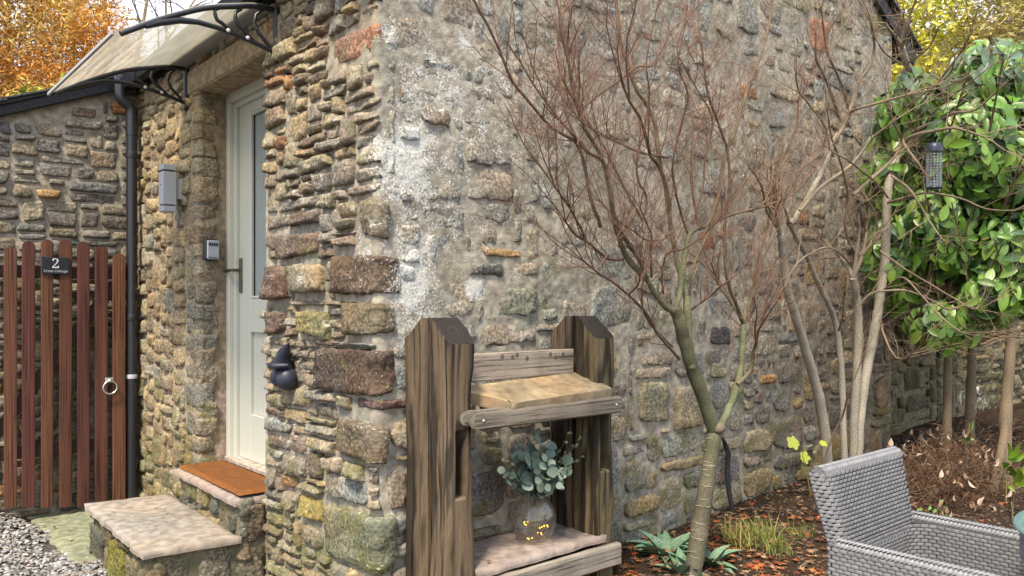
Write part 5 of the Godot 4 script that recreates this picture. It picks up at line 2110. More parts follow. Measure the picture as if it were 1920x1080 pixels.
	kind(scatter("fronds", blade_mesh, M.dull_leaf, spots, hues, fern), "stuff")
	var oval := leaf_mesh(1.0, 0.5, 0.6, 5)
	spots = []
	hues = []
	for k in 170:
		var d := V(rng.randfn(), absf(rng.randfn()), rng.randfn()).normalized()
		var p := V(3.38, 0.17, 0.72) + d * V(0.54, 0.42, 0.36)
		spots.append(Transform3D((Basis(Vector3.UP, rng.randf() * TAU) * Basis(Vector3.RIGHT, rng.randf_range(-1.5, 1.5))).scaled(Vector3.ONE * rng.randf_range(0.025, 0.06)), p))
		hues.append([Color(0.36, 0.26, 0.19), Color(0.27, 0.17, 0.11), Color(0.20, 0.12, 0.075), Color(0.42, 0.33, 0.26)][rng.randi() % 4])
	kind(scatter("curled_leaves", oval, M.dull_leaf, spots, hues, fern), "stuff")
	# small green plants
	var lob := MB.new()
	lob.v(V(0, 0.3, 0), Vector3.BACK, Vector2.ZERO, Color.WHITE)
	for k in 20:
		var a := TAU * k / 20.0
		var r := 0.42 + 0.22 * absf(cos(a * 2.5)) * (1.0 if cos(a) > -0.7 else 0.3)
		lob.v(V(sin(a) * r, 0.3 + cos(a) * r, 0.06 * sin(k * 1.9)), Vector3.BACK, Vector2.ZERO, Color.WHITE)
	for k in 20:
		lob.tri(0, 1 + (k + 1) % 20, 1 + k)
	lob.smooth()
	var lobed := lob.mesh()
	for q in [[V(2.82, 0.21, 0.93), 14, 0.035, Color(0.10, 0.20, 0.03), "small round-leaved green seedling plant behind the arm of the wicker chair"], [V(2.70, 0.40, 0.30), 3, 0.062, Color(0.27, 0.30, 0.03), "bright yellow-green lobed leaves on a thin sapling at the foot of the pale stems"]]:
		var pl := thing("seedling", q[4], "seedling", q[0])
		var b := MB.new()
		var m: StandardMaterial3D = M.leaf.duplicate()
		m.albedo_color = (q[3] as Color).linear_to_srgb()
		for k in q[1]:
			var a := rng.randf() * TAU
			var h := rng.randf_range(0.02, 0.09) if k > 1 or q[1] > 5 else 0.16
			var tip: Vector3 = q[0] + V(cos(a) * rng.randf_range(0.02, q[2] * 3.0), h, sin(a) * 0.06)
			tube(b, [q[0] + V(0, -0.16, 0), q[0].lerp(tip, 0.6), tip], [0.002, 0.0016, 0.001], 4, [Color(0.15, 0.12, 0.05)], false)
			var leaf := MeshInstance3D.new()
			leaf.name = "leaf"
			leaf.mesh = oval if q[1] > 5 else lobed
			leaf.material_override = m
			var nor := V(rng.randf_range(-0.4, 0.4), rng.randf_range(0.2, 1.0), 0.6).normalized()
			var up := V(cos(a), rng.randf_range(-0.4, 0.2), 0.2)
			up = (up - nor * up.dot(nor)).normalized()
			leaf.transform = Transform3D(Basis(up.cross(nor), up, nor).scaled(Vector3.ONE * q[2] * rng.randf_range(0.7, 1.2)), tip - q[0])
			pl.add_child(leaf, true)
		put("stem", b, M.tint, pl)
	# a dark bent stick by the wall
	var stick := MB.new()
	tube(stick, [V(2.27, 0.16, 0.07), V(2.245, 0.28, 0.06), V(2.235, 0.40, 0.05), V(2.25, 0.50, 0.05), V(2.225, 0.57, 0.045), V(2.205, 0.60, 0.04)], [0.009, 0.013, 0.016, 0.014, 0.011, 0.005], 9, [Color(0.035, 0.033, 0.035)], true, 0.5)
	tag(put("old_stump", stick, M.bark), "dark crooked dead stem leaning on the wall between maple and chair", "dead stem")


# ---------------------------------------------------------------- wicker chair and table
func build_chair() -> void:
	var right := V(1, 0, 0)
	var fwd := V(0, 0, 1)
	var o := V(0.945, 0.0, 1.527)
	var chair := thing("wicker_chair", "grey woven rattan armchair at the edge of the planting bed", "armchair", o)
	var pt := func(x: float, y: float, z: float) -> Vector3: return o + right * x * (1.0 + maxf(0.0, y - 0.60) * 0.48) + fwd * z + Vector3.UP * y
	var core := MB.new()
	var cells := []
	# an unrolled band: list of [x, z, nx, nz] walked along, from y0 to y1 with a lean
	var inner := []
	var hw := 0.222
	for k in 9:
		inner.append([-hw, 0.47 - k * 0.049, 1.0, 0.0])
	for k in 6:
		var a := PI / 2 * k / 5.0
		inner.append([-hw + 0.075 - 0.075 * cos(a), 0.075 - 0.075 * sin(a), cos(a), sin(a)])
	for k in 7:
		inner.append([lerpf(-hw + 0.09, hw - 0.09, k / 6.0), 0.0, 0.0, 1.0])
	for k in 6:
		var a := PI / 2 * k / 5.0
		inner.append([hw - 0.075 + 0.075 * sin(a), 0.075 - 0.075 * cos(a), -sin(a), cos(a)])
	for k in 9:
		inner.append([hw, 0.076 + k * 0.049, -1.0, 0.0])
	var outer := []
	for k in 11:
		outer.append([-hw - 0.05, -0.05 + k * 0.052, -1.0, 0.0])
	outer.reverse()
	var outer2 := []
	for k in 11:
		outer2.append([hw + 0.05, 0.47 - k * 0.052, 1.0, 0.0])
	var backs := []
	for q in [[-hw - 0.015, -0.06, -1.0, 0.0], [-hw - 0.015, -0.028, -1.0, 0.1], [-hw - 0.008, -0.010, -0.7, 0.7], [-hw + 0.012, 0.0, -0.1, 1.0]]:
		backs.append(q)
	for k in 9:
		backs.append([lerpf(-hw + 0.05, hw - 0.03, k / 8.0), 0.0, 0.0, 1.0])
	for q in [[hw, 0.0, 0.1, 1.0], [hw + 0.018, -0.012, 0.7, 0.7], [hw + 0.022, -0.03, 1.0, 0.1], [hw + 0.022, -0.06, 1.0, 0.0]]:
		backs.append(q)
	var rear := [[hw + 0.015, -0.062, 0.0, -1.0], [0.0, -0.062, 0.0, -1.0], [-hw - 0.015, -0.062, 0.0, -1.0]]
	var bands := [[inner, 0.24, 0.628, 0.0], [outer, 0.06, 0.625, 0.0], [outer2, 0.06, 0.625, 0.0], [backs, 0.588, 0.834, 0.24], [rear, 0.06, 0.82, 0.24]]
	var lean := func(y: float, f: float) -> float: return -maxf(0.0, y - 0.59) * f
	for band in bands:
		var line: Array = band[0]
		var runs := [0.0]
		for k in range(1, line.size()):
			runs.append(runs[-1] + Vector2(line[k][0] - line[k - 1][0], line[k][1] - line[k - 1][1]).length())
		var y0: float = band[1]
		var y1: float = band[2]
		y1 = y0 + int((y1 - y0) / 0.0122) * 0.0122
		var from := core.p.size()
		for j in 9:
			var y := lerpf(y0, y1, j / 8.0)
			for q in line:
				core.v(pt.call(q[0] - q[2] * 0.004, y, q[1] - q[3] * 0.004 + lean.call(y, band[3])), right * q[2] + fwd * q[3], Vector2.ZERO, Color(0.045, 0.043, 0.045))
		for j in 8:
			for k in line.size() - 1:
				var a := from + j * line.size() + k
				core.quad(a, a + 1, a + line.size() + 1, a + line.size())
		var pitch := 0.0235
		var row_h := 0.0122
		var n := int(round((y1 - y0) / row_h))
		for j in n:
			var y := y0 + (j + 0.5) * row_h
			var stops := []
			var s := pitch * 0.5 if j % 2 == 0 else pitch
			if j % 2:
				stops.append([pitch * 0.25, 0.5])
			while s < runs[-1] - pitch * 0.4:
				stops.append([s, 1.0])
				s += pitch
			if s < runs[-1] + pitch * 0.15:
				stops.append([runs[-1] - pitch * 0.22, 0.5])
			for stop in stops:
				s = stop[0]
				var k := 0
				while k < runs.size() - 2 and runs[k + 1] < s:
					k += 1
				var f: float = (s - runs[k]) / maxf(1e-5, runs[k + 1] - runs[k])
				var x: float = lerpf(line[k][0], line[k + 1][0], f)
				var z: float = lerpf(line[k][1], line[k + 1][1], f)
				var nn := (right * lerpf(line[k][2], line[k + 1][2], f) + fwd * lerpf(line[k][3], line[k + 1][3], f)).normalized()
				var up: Vector3 = (Vector3.UP + fwd * (-band[3] if y > 0.59 else 0.0)).normalized()
				var xx: Vector3 = up.cross(nn).normalized()
				cells.append(Transform3D(Basis(xx * float(stop[1]), xx.cross(nn) * -1.0, nn), pt.call(x, y, z + lean.call(y, band[3]))))
	# the rolled arm tops and the top of the back
	var rolls := MB.new()
	for s in [-1.0, 1.0]:
		var line := []
		var rr := []
		for k in 12:
			line.append(pt.call(s * (hw + 0.025), 0.622 - 0.006 * k / 11.0, 0.475 - k * 0.046))
			rr.append(0.025)
		tube(rolls, line, rr, 10, [Color(0.10, 0.10, 0.105)])
		for k in 40:
			for e in 4:
				var a := PI * (e + 0.5) / 4.0
				var nn := right * cos(a) + Vector3.UP * sin(a)
				var along := fwd * -1.0
				var t := (along * 0.75 + nn.cross(along) * 0.5).normalized()
				cells.append(Transform3D(Basis(t, nn.cross(t), nn).scaled_local(V(0.85, 1.0, 1.0)), pt.call(s * (hw + 0.025), 0.621, 0.47 - k * 0.0125) + nn * 0.0245))
	var bl := []
	var br := []
	for k in 10:
		bl.append(pt.call(lerpf(-hw - 0.010, hw + 0.016, k / 9.0), 0.826, lean.call(0.826, 0.24) - 0.030))
		br.append(0.0265)
	tube(rolls, bl, br, 10, [Color(0.15, 0.145, 0.15)])
	for k in 36:
		for e in 5:
			var a := PI * (e + 0.3) / 4.6
			var nn := fwd * cos(a) + Vector3.UP * sin(a)
			var t := (right * 0.55 + nn.cross(right) * 0.6).normalized()
			cells.append(Transform3D(Basis(t, nn.cross(t), nn).scaled_local(V(0.8, 1.0, 1.0)), pt.call(lerpf(-hw - 0.005, hw + 0.013, k / 35.0), 0.826, lean.call(0.826, 0.24) - 0.030) + nn * 0.026))
	core.smooth()
	put("backing", core, M.tint, chair)
	put("rolled_edge", rolls, M.tint, chair)
	var pillow := MB.new()
	for j in 4:
		for k in 6:
			var u := k / 5.0 * 2.0 - 1.0
			var v := j / 3.0 * 2.0 - 1.0
			pillow.v(V(u * 0.0112, v * 0.0053, 0.0034 * (1.0 - u * u * 1.1) * (1.0 - 0.35 * v * v) - 0.0006), Vector3.BACK, Vector2.ZERO, Color.WHITE)
	for j in 3:
		for k in 5:
			pillow.quad(j * 6 + k, j * 6 + k + 1, j * 6 + k + 7, j * 6 + k + 6)
	pillow.smooth()
	var rng := RandomNumberGenerator.new()
	rng.seed = 9
	var tints := []
	for e in cells:
		var f := rng.randf_range(0.82, 1.12)
		tints.append(Color(0.195 * f, 0.193 * f, 0.194 * f))
	var strip := tinted(0.5)
	kind(scatter("weave", pillow.mesh(), strip, cells, tints, chair), "stuff")
	var b := MB.new()
	box(b, Transform3D(Basis(right, Vector3.UP, fwd), pt.call(0.0, 0.29, 0.26)), V(0.43, 0.08, 0.42), 0.015, Color(0.05, 0.05, 0.05))
	put("seat", b, M.tint, chair)
	for q in [[-0.245, 0.44], [0.245, 0.44], [-0.245, -0.02], [0.245, -0.02]]:
		b = MB.new()
		box(b, Transform3D(Basis(right, Vector3.UP, fwd), pt.call(q[0], 0.04, q[1])), V(0.045, 0.08, 0.045), 0.006, Color(0.04, 0.04, 0.04))
		put("leg", b, M.tint, chair)
	# round table
	var tc := V(0.952, 0.0, 2.254)
	var table := thing("round_table", "round woven garden table with a blue-green glass top before the wicker chair", "table", tc)
	b = MB.new()
	lathe(b, at(tc.x, 0.745, tc.z), [Vector2(0.0, 0.0), Vector2(0.338, 0.0), Vector2(0.350, 0.006), Vector2(0.352, 0.012), Vector2(0.346, 0.018), Vector2(0.0, 0.018)], 72)
	var glass := StandardMaterial3D.new()
	glass.albedo_color = Color(0.36, 0.47, 0.47)
	glass.roughness = 0.05
	glass.metallic_specular = 0.8
	put("glass_top", b, glass, table)
	b = MB.new()
	lathe(b, at(tc.x, 0.665, tc.z), [Vector2(0.325, 0.0), Vector2(0.332, 0.04), Vector2(0.334, 0.078), Vector2(0.31, 0.079)], 60, Color(0.03, 0.03, 0.03))
	lathe(b, at(tc.x, 0.0, tc.z), [Vector2(0.0, 0.0), Vector2(0.18, 0.0), Vector2(0.15, 0.3), Vector2(0.2, 0.665), Vector2(0.325, 0.665)], 40, Color(0.03, 0.03, 0.03))
	put("base", b, M.tint, table)
	var wraps := []
	var shade := []
	for j in 6:
		for k in 90:
			var a := TAU * (k + (0.5 if j % 2 else 0.0)) / 90.0
			var nn := V(cos(a), 0, sin(a))
			wraps.append(Transform3D(Basis(Vector3.UP.cross(nn), Vector3.UP, nn), tc + nn * 0.333 + V(0, 0.671 + j * 0.0122, 0)))
			var f := rng.randf_range(0.8, 1.1)
			shade.append(Color(0.18 * f, 0.175 * f, 0.185 * f))
	kind(scatter("weave", pillow.mesh(), strip, wraps, shade, table), "stuff")


# ---------------------------------------------------------------- trees far behind
func crown_tree(called: String, label: String, what: String, lumps: Array, n: int, size: float, hues: Array, stems: Array, seed_: int, slim := 0.42, gap := -0.16) -> void:
	var rng := RandomNumberGenerator.new()
	rng.seed = seed_
	var base: Vector3 = lumps[0][0]
	var t := thing(called, label, what, V(base.x, 0, base.z))
	var leaf := leaf_mesh(1.0, slim, 0.3, 2)
	var total := 0.0
	for q in lumps:
		total += q[1].x * q[1].y
	var where := []
	var tints := []
	for q in lumps:
		for k in int(n * q[1].x * q[1].y / total):
			var d := V(rng.randfn(), rng.randfn(), rng.randfn()).normalized() * pow(rng.randf(), 0.4)
			var p: Vector3 = q[0] + d * q[1]
			if coarse.get_noise_3dv(p * 2.3) < gap or mid.get_noise_3dv(p * 2.5) < gap - 0.06:
				continue
			var bs := Basis.from_euler(V(rng.randf() * TAU, rng.randf() * TAU, rng.randf() * TAU))
			where.append(Transform3D(bs.scaled(Vector3.ONE * size * rng.randf_range(0.6, 1.3)), p))
			var c: Color = hues[int(clampf((coarse.get_noise_3dv(p * 1.6) * 0.9 + rng.randf_range(-0.3, 0.3) + 0.5), 0, 0.99) * hues.size())]
			tints.append(c * rng.randf_range(0.8, 1.2))
	var crown := scatter("crown", leaf, M.dull_leaf, where, tints, t)
	kind(crown, "stuff")
	var b := MB.new()
	for q in stems:
		tube(b, [q[0], (q[0] as Vector3).lerp(q[1], 0.5) + V(0.08, 0.0, 0.05), q[1]], [q[2], q[2] * 0.7, q[2] * 0.4], 7, [q[3]], false)
	if stems.size():
		put("trunk", b, M.twig, t)
	if what == "bare tree":
		var tw := MB.new()
		for q in stems:
			for k in 9:
				var f := rng.randf_range(0.35, 1.0)
				grow(tw, rng, (q[0] as Vector3).lerp(q[1], f) + V(0.08, 0, 0.05) * sin(f * PI), V(rng.randf_range(-1, 1), rng.randf_range(-0.1, 1), rng.randf_range(-0.6, 0.6)), rng.randf_range(0.6, 1.3), 0.016, 2, "shrub", 0.02)
		kind(put("twigs", tw, M.twig, t), "stuff")


func build_background() -> void:
	var brown := Color(0.14, 0.10, 0.06)
	crown_tree("orange_thicket", "dense orange autumn thicket rising behind the outbuilding roof", "hedge", [[V(0.2, 4.1, -8.8), V(1.5, 1.6, 0.9)], [V(1.0, 4.6, -9.4), V(0.85, 1.3, 0.8)], [V(-1.0, 3.9, -8.6), V(1.2, 1.8, 0.9)], [V(0.6, 3.3, -8.2), V(1.3, 0.9, 0.7)]], 90000, 0.085, [Color(0.48, 0.19, 0.03), Color(0.60, 0.29, 0.05), Color(0.64, 0.33, 0.08), Color(0.68, 0.46, 0.17), Color(0.60, 0.47, 0.13), Color(0.26, 0.14, 0.045)], [[V(0.1, 0, -8.9), V(0.3, 4.2, -8.9), 0.025, brown], [V(0.9, 0, -9.3), V(1.1, 4.6, -9.4), 0.022, brown], [V(-0.8, 0, -8.7), V(-0.6, 4.2, -8.7), 0.025, brown]], 41, 0.2, -0.42)  # orange leaves, with sunlit warmth put into their hues
	crown_tree("green_bramble", "yellow-green bramble leaves at the outbuilding eaves", "bramble", [[V(0.15, 3.45, -7.0), V(0.45, 0.35, 0.3)], [V(0.55, 3.2, -6.9), V(0.35, 0.25, 0.25)]], 420, 0.10, [Color(0.30, 0.32, 0.03), Color(0.20, 0.26, 0.04), Color(0.36, 0.34, 0.08)], [[V(0.2, 0, -7.0), V(0.2, 3.4, -7.0), 0.015, brown]], 43, 0.6)
	crown_tree("tall_yellow_tree", "tall yellow-green tree against the sky above the orange thicket", "tree", [[V(0.2, 6.0, -10.6), V(1.4, 1.1, 0.8)], [V(1.0, 6.4, -10.9), V(0.9, 0.8, 0.7)]], 5200, 0.13, [Color(0.26, 0.23, 0.04), Color(0.36, 0.30, 0.05), Color(0.17, 0.16, 0.04)], [[V(0.2, 0, -10.6), V(0.3, 6.8, -10.6), 0.09, brown], [V(0.9, 3.0, -10.8), V(1.3, 7.0, -10.9), 0.05, brown]], 47, 0.4)
	crown_tree("bare_ash_tree", "bare branching tree against the pale sky above the door canopy", "bare tree", [[V(2.2, 6.0, -11.2), V(0.9, 1.0, 0.5)]], 160, 0.07, [Color(0.20, 0.14, 0.06)], [[V(1.6, 0, -11.0), V(1.7, 7.4, -11.2), 0.06, Color(0.30, 0.24, 0.12)], [V(1.7, 3.6, -11.0), V(2.5, 7.2, -11.2), 0.045, Color(0.30, 0.24, 0.12)], [V(2.6, 0.0, -11.2), V(2.7, 7.4, -11.4), 0.04, Color(0.26, 0.20, 0.11)], [V(1.7, 4.4, -11.0), V(3.4, 7.0, -11.2), 0.03, Color(0.26, 0.20, 0.11)], [V(1.8, 4.0, -11.0), V(1.1, 6.6, -11.2), 0.03, Color(0.26, 0.20, 0.11)]], 53)
	crown_tree("yellow_willow", "bright yellow-green willow foliage beyond the far verge of the gable", "willow", [[V(8.6, 4.1, -1.6), V(1.5, 1.5, 1.0)], [V(7.6, 3.4, -1.3), V(0.9, 0.9, 0.7)], [V(10.0, 4.0, -1.8), V(1.2, 1.1, 0.8)]], 30000, 0.11, [Color(0.36, 0.30, 0.03), Color(0.52, 0.49, 0.04), Color(0.64, 0.60, 0.09), Color(0.34, 0.34, 0.05)], [[V(8.6, 0, -1.6), V(8.5, 4.6, -1.6), 0.08, brown], [V(7.7, 0, -1.3), V(7.7, 4.2, -1.3), 0.05, brown]], 59, 0.35, -0.3)
	crown_tree("pale_willow", "paler grey-yellow feathery tree over the laurel at the garden's edge", "tree", [[V(9.0, 4.6, 0.1), V(1.5, 1.6, 1.0)], [V(8.2, 4.0, -0.2), V(0.8, 1.3, 0.8)]], 34000, 0.10, [Color(0.42, 0.38, 0.14), Color(0.52, 0.48, 0.20), Color(0.30, 0.27, 0.09), Color(0.46, 0.42, 0.12), Color(0.50, 0.40, 0.14)], [[V(9.0, 0, 0.1), V(9.0, 5.2, 0.1), 0.08, brown], [V(8.3, 0, -0.2), V(8.2, 4.9, -0.2), 0.05, brown]], 61, 0.28, -0.34)
	crown_tree("dark_hedge", "dark green hedge behind the garden wall and the laurel", "hedge", [[V(6.4, 1.6, -1.0), V(2.0, 1.2, 0.5)], [V(8.0, 1.7, -1.1), V(2.0, 1.2, 0.5)]], 30000, 0.11, [Color(0.04, 0.07, 0.015), Color(0.07, 0.10, 0.02), Color(0.03, 0.05, 0.015)], [], 67, 0.5, -0.6)


# ---------------------------------------------------------------- the scene
func _ready() -> void:
	var cam := Camera3D.new()
	cam.name = "camera"
	cam.position = V(-1.616, 1.35, 2.694)
	cam.rotation = V(0, -deg_to_rad(40.5), 0)
	cam.projection = Camera3D.PROJECTION_FRUSTUM
	cam.size = 0.072
	cam.frustum_offset = Vector2(0, 0.002)
	cam.near = 0.1
	cam.far = 200.0
	add_child(cam)
	cam.current = true
	var sky := ProceduralSkyMaterial.new()
	sky.sky_top_color = Color(0.74, 0.80, 0.90)
	sky.sky_horizon_color = Color(0.95, 0.95, 0.95)
	sky.sky_curve = 0.25
	sky.ground_bottom_color = Color(0.20, 0.18, 0.15)
	sky.ground_horizon_color = Color(0.45, 0.43, 0.40)
	sky.sky_energy_multiplier = 1.05
	var env := Environment.new()
	env.background_mode = Environment.BG_SKY
	env.sky = Sky.new()
	env.sky.sky_material = sky
	env.tonemap_mode = Environment.TONE_MAPPER_LINEAR
	env.tonemap_exposure = 2.3
	env.sdfgi_enabled = true
	env.ssao_enabled = true
	env.ssil_enabled = true
	var we := WorldEnvironment.new()
	we.name = "world_environment"
	we.environment = env
	add_child(we)
	var sun := DirectionalLight3D.new()
	sun.name = "sun"
	sun.light_color = Color(1.0, 0.95, 0.87)
	sun.light_energy = 1.1
	sun.light_angular_distance = 10.0
	sun.shadow_enabled = true
	add_child(sun)
	sun.look_at_from_position(V(-5.0, 9.0, 3.0), Vector3.ZERO)

	fine = noise(1, 0.08, 2)
	mid = noise(2, 0.12, 3)
	coarse = noise(8, 0.35, 2)
	fine.frequency = 0.9
	mid.frequency = 0.55
	coarse.frequency = 0.6
	make_materials()
	M.euca = []
	for c in [Color(0.155, 0.205, 0.155), Color(0.195, 0.245, 0.19), Color(0.115, 0.16, 0.125), Color(0.25, 0.25, 0.13)]:
		var m := plain(c, 0.6)
		m.vertex_color_use_as_albedo = true
		m.backlight_enabled = true
		m.backlight = Color(0.2, 0.25, 0.2)
		M.euca.append(m)
	build_ground()
	build_cottage()
	build_outbuilding()
	build_garden_wall()
	build_background()
	build_gate()
	build_steps()
	build_wall_fittings()
	build_stand()
	build_maple()
	build_shrub()
	build_laurel()
	build_feeder()
	build_bed_plants()
	build_chair()

func maple_limbs() -> Array:
	return [
		["trunk", 0.0460, 0.0360, [V(1.309,0.113,0.500), V(1.342,0.176,0.492), V(1.396,0.344,0.485), V(1.467,0.563,0.477), V(1.531,0.757,0.470)]],
		["trunk", 0.0360, 0.0300, [V(1.531,0.747,0.470), V(1.435,0.938,0.465), V(1.346,1.104,0.460), V(1.291,1.254,0.455), V(1.259,1.331,0.450)]],
		["trunk", 0.0220, 0.0200, [V(1.353,1.060,0.470), V(1.347,1.181,0.457), V(1.357,1.301,0.443), V(1.370,1.379,0.430)]],
		["branch", 0.0300, 0.0200, [V(1.548,0.746,0.470), V(1.626,0.817,0.460), V(1.715,0.911,0.450), V(1.775,1.011,0.440), V(1.813,1.113,0.430), V(1.838,1.249,0.420)]],
		["branch", 0.0160, 0.0100, [V(1.727,0.963,0.460), V(1.786,1.026,0.490), V(1.775,1.132,0.520), V(1.747,1.172,0.550)]],
		["branch", 0.0200, 0.0120, [V(1.275,1.312,0.450), V(1.175,1.341,0.458), V(1.047,1.450,0.466), V(0.915,1.537,0.473), V(0.856,1.609,0.481), V(0.815,1.680,0.489), V(0.788,1.781,0.497), V(0.751,1.879,0.504), V(0.690,1.960,0.512), V(0.607,2.031,0.520)]],
		["branch", 0.0140, 0.0100, [V(1.041,1.450,0.470), V(0.988,1.512,0.489), V(0.885,1.595,0.507), V(0.812,1.642,0.526), V(0.747,1.720,0.545), V(0.693,1.839,0.564), V(0.640,1.903,0.583), V(0.544,1.919,0.601), V(0.463,1.955,0.620)]],
		["branch", 0.0180, 0.0100, [V(1.259,1.321,0.450), V(1.311,1.434,0.443), V(1.285,1.559,0.436), V(1.264,1.657,0.429), V(1.250,1.769,0.421), V(1.240,1.876,0.414), V(1.215,1.951,0.407), V(1.198,2.053,0.400), V(1.196,2.137,0.393), V(1.149,2.226,0.386), V(1.086,2.287,0.379), V(1.045,2.375,0.371), V(1.008,2.451,0.364), V(0.988,2.529,0.357), V(0.979,2.668,0.350)]],
		["branch", 0.0160, 0.0080, [V(1.214,1.764,0.450), V(1.175,1.840,0.475), V(1.086,1.939,0.500), V(1.007,1.965,0.525), V(0.942,2.030,0.550), V(0.873,2.103,0.575), V(0.780,2.148,0.600)]],
		["branch", 0.0180, 0.0100, [V(1.367,1.374,0.430), V(1.354,1.511,0.422), V(1.380,1.588,0.414), V(1.415,1.666,0.406), V(1.478,1.701,0.397), V(1.577,1.727,0.389), V(1.652,1.803,0.381), V(1.699,1.885,0.373), V(1.737,2.008,0.365), V(1.785,2.107,0.357), V(1.866,2.213,0.349), V(1.911,2.297,0.341), V(1.975,2.396,0.333), V(2.051,2.521,0.324), V(2.164,2.686,0.316), V(2.254,2.879,0.308), V(2.305,3.068,0.300)]],
		["branch", 0.0120, 0.0060, [V(1.370,1.411,0.430), V(1.398,1.521,0.445), V(1.450,1.626,0.460), V(1.503,1.709,0.475), V(1.549,1.748,0.490), V(1.735,1.798,0.505), V(1.896,1.835,0.520), V(2.117,1.914,0.535), V(2.247,2.012,0.550)]],
		["branch", 0.0140, 0.0070, [V(1.838,1.249,0.420), V(1.768,1.342,0.427), V(1.682,1.466,0.433), V(1.655,1.573,0.440), V(1.637,1.704,0.447), V(1.645,1.783,0.453), V(1.661,1.921,0.460), V(1.634,2.078,0.467), V(1.598,2.125,0.473), V(1.534,2.208,0.480), V(1.462,2.294,0.487), V(1.421,2.395,0.493), V(1.383,2.531,0.500)]],
		["branch", 0.0120, 0.0060, [V(1.842,1.257,0.420), V(1.934,1.315,0.412), V(1.956,1.445,0.404), V(2.016,1.588,0.397), V(2.093,1.736,0.389), V(2.172,1.912,0.381), V(2.278,2.123,0.373), V(2.422,2.316,0.366), V(2.480,2.474,0.358), V(2.637,2.683,0.350)]],
		["branch", 0.0100, 0.0050, [V(1.281,1.102,0.460), V(1.072,1.225,0.500), V(0.958,1.310,0.540), V(0.796,1.386,0.580), V(0.665,1.432,0.620), V(0.540,1.464,0.660), V(0.423,1.502,0.700)]],
		["branch", 0.0080, 0.0040, [V(1.224,1.161,0.460), V(1.043,1.259,0.495), V(0.946,1.328,0.530), V(0.895,1.393,0.565), V(0.870,1.457,0.600)]],
		["branch", 0.0080, 0.0040, [V(0.773,1.386,0.600), V(0.743,1.422,0.675), V(0.667,1.449,0.750)]],
		["branch", 0.0100, 0.0050, [V(0.888,1.534,0.470), V(0.743,1.531,0.520), V(0.623,1.559,0.570), V(0.513,1.583,0.620), V(0.408,1.597,0.670), V(0.311,1.634,0.720)]],
		["branch", 0.0080, 0.0050, [V(0.513,1.583,0.620), V(0.447,1.619,0.663), V(0.345,1.684,0.707), V(0.232,1.743,0.750)]],
		["branch", 0.0120, 0.0060, [V(0.668,1.651,0.550), V(0.637,1.683,0.563), V(0.588,1.749,0.576), V(0.540,1.870,0.589), V(0.490,1.938,0.602), V(0.430,1.955,0.615), V(0.322,1.982,0.628), V(0.234,2.031,0.641), V(0.126,2.101,0.654), V(0.058,2.191,0.667), V(-0.020,2.275,0.680)]],
		["branch", 0.0060, 0.0040, [V(0.431,1.921,0.660), V(0.454,1.969,0.648), V(0.475,2.042,0.636), V(0.446,2.166,0.624), V(0.422,2.280,0.612), V(0.401,2.414,0.600)]],
		["branch", 0.0090, 0.0050, [V(0.981,1.697,0.500), V(0.912,1.800,0.481), V(0.851,1.902,0.463), V(0.794,2.005,0.444), V(0.757,2.064,0.425), V(0.727,2.122,0.406), V(0.712,2.221,0.387), V(0.700,2.375,0.369), V(0.703,2.534,0.350)]],
		["branch", 0.0080, 0.0040, [V(1.041,1.705,0.450), V(1.039,1.806,0.469), V(0.962,1.875,0.487), V(0.937,1.970,0.506), V(0.949,2.046,0.525), V(0.967,2.211,0.544), V(0.928,2.332,0.562), V(0.939,2.460,0.581), V(0.960,2.591,0.600)]],
		["branch", 0.0090, 0.0040, [V(1.418,1.672,0.400), V(1.321,1.774,0.429), V(1.235,1.918,0.457), V(1.199,1.981,0.486), V(1.210,2.118,0.514), V(1.229,2.256,0.543), V(1.125,2.368,0.571), V(1.135,2.521,0.600)]],
		["branch", 0.0100, 0.0050, [V(1.499,1.707,0.400), V(1.495,1.829,0.379), V(1.499,1.933,0.357), V(1.536,2.067,0.336), V(1.607,2.170,0.314), V(1.710,2.254,0.293), V(1.853,2.347,0.271), V(1.988,2.414,0.250)]],
		["branch", 0.0080, 0.0040, [V(1.485,1.727,0.380), V(1.574,1.913,0.370), V(1.604,2.046,0.360), V(1.670,2.186,0.350), V(1.675,2.293,0.340), V(1.573,2.395,0.330), V(1.524,2.465,0.320), V(1.455,2.556,0.310), V(1.529,2.715,0.300)]],
		["branch", 0.0100, 0.0040, [V(1.270,2.013,0.400), V(1.022,1.993,0.463), V(0.817,1.996,0.525), V(0.611,2.004,0.588), V(0.447,2.016,0.650)]],
		["branch", 0.0070, 0.0030, [V(0.601,2.096,0.500), V(0.677,2.166,0.525), V(0.773,2.237,0.550), V(0.857,2.304,0.575), V(0.909,2.313,0.600), V(0.946,2.375,0.625), V(0.989,2.465,0.650), V(1.090,2.557,0.675), V(1.165,2.635,0.700)]],
		["branch", 0.0080, 0.0040, [V(1.392,1.313,0.420), V(1.396,1.350,0.476), V(1.419,1.393,0.532), V(1.408,1.431,0.588), V(1.440,1.480,0.644), V(1.478,1.562,0.700)]],
		["branch", 0.0070, 0.0040, [V(1.190,1.397,0.440), V(1.125,1.465,0.483), V(1.096,1.555,0.527), V(1.102,1.575,0.570), V(1.093,1.577,0.613), V(1.114,1.605,0.657), V(1.128,1.636,0.700)]],
		["branch", 0.0070, 0.0040, [V(1.073,1.465,0.470), V(1.009,1.574,0.517), V(0.955,1.635,0.565), V(0.871,1.670,0.613), V(0.773,1.722,0.660)]],
		["branch", 0.0060, 0.0030, [V(1.111,1.625,0.500), V(0.954,1.615,0.540), V(0.835,1.638,0.580), V(0.720,1.659,0.620), V(0.621,1.680,0.660), V(0.514,1.717,0.700)]],
	]

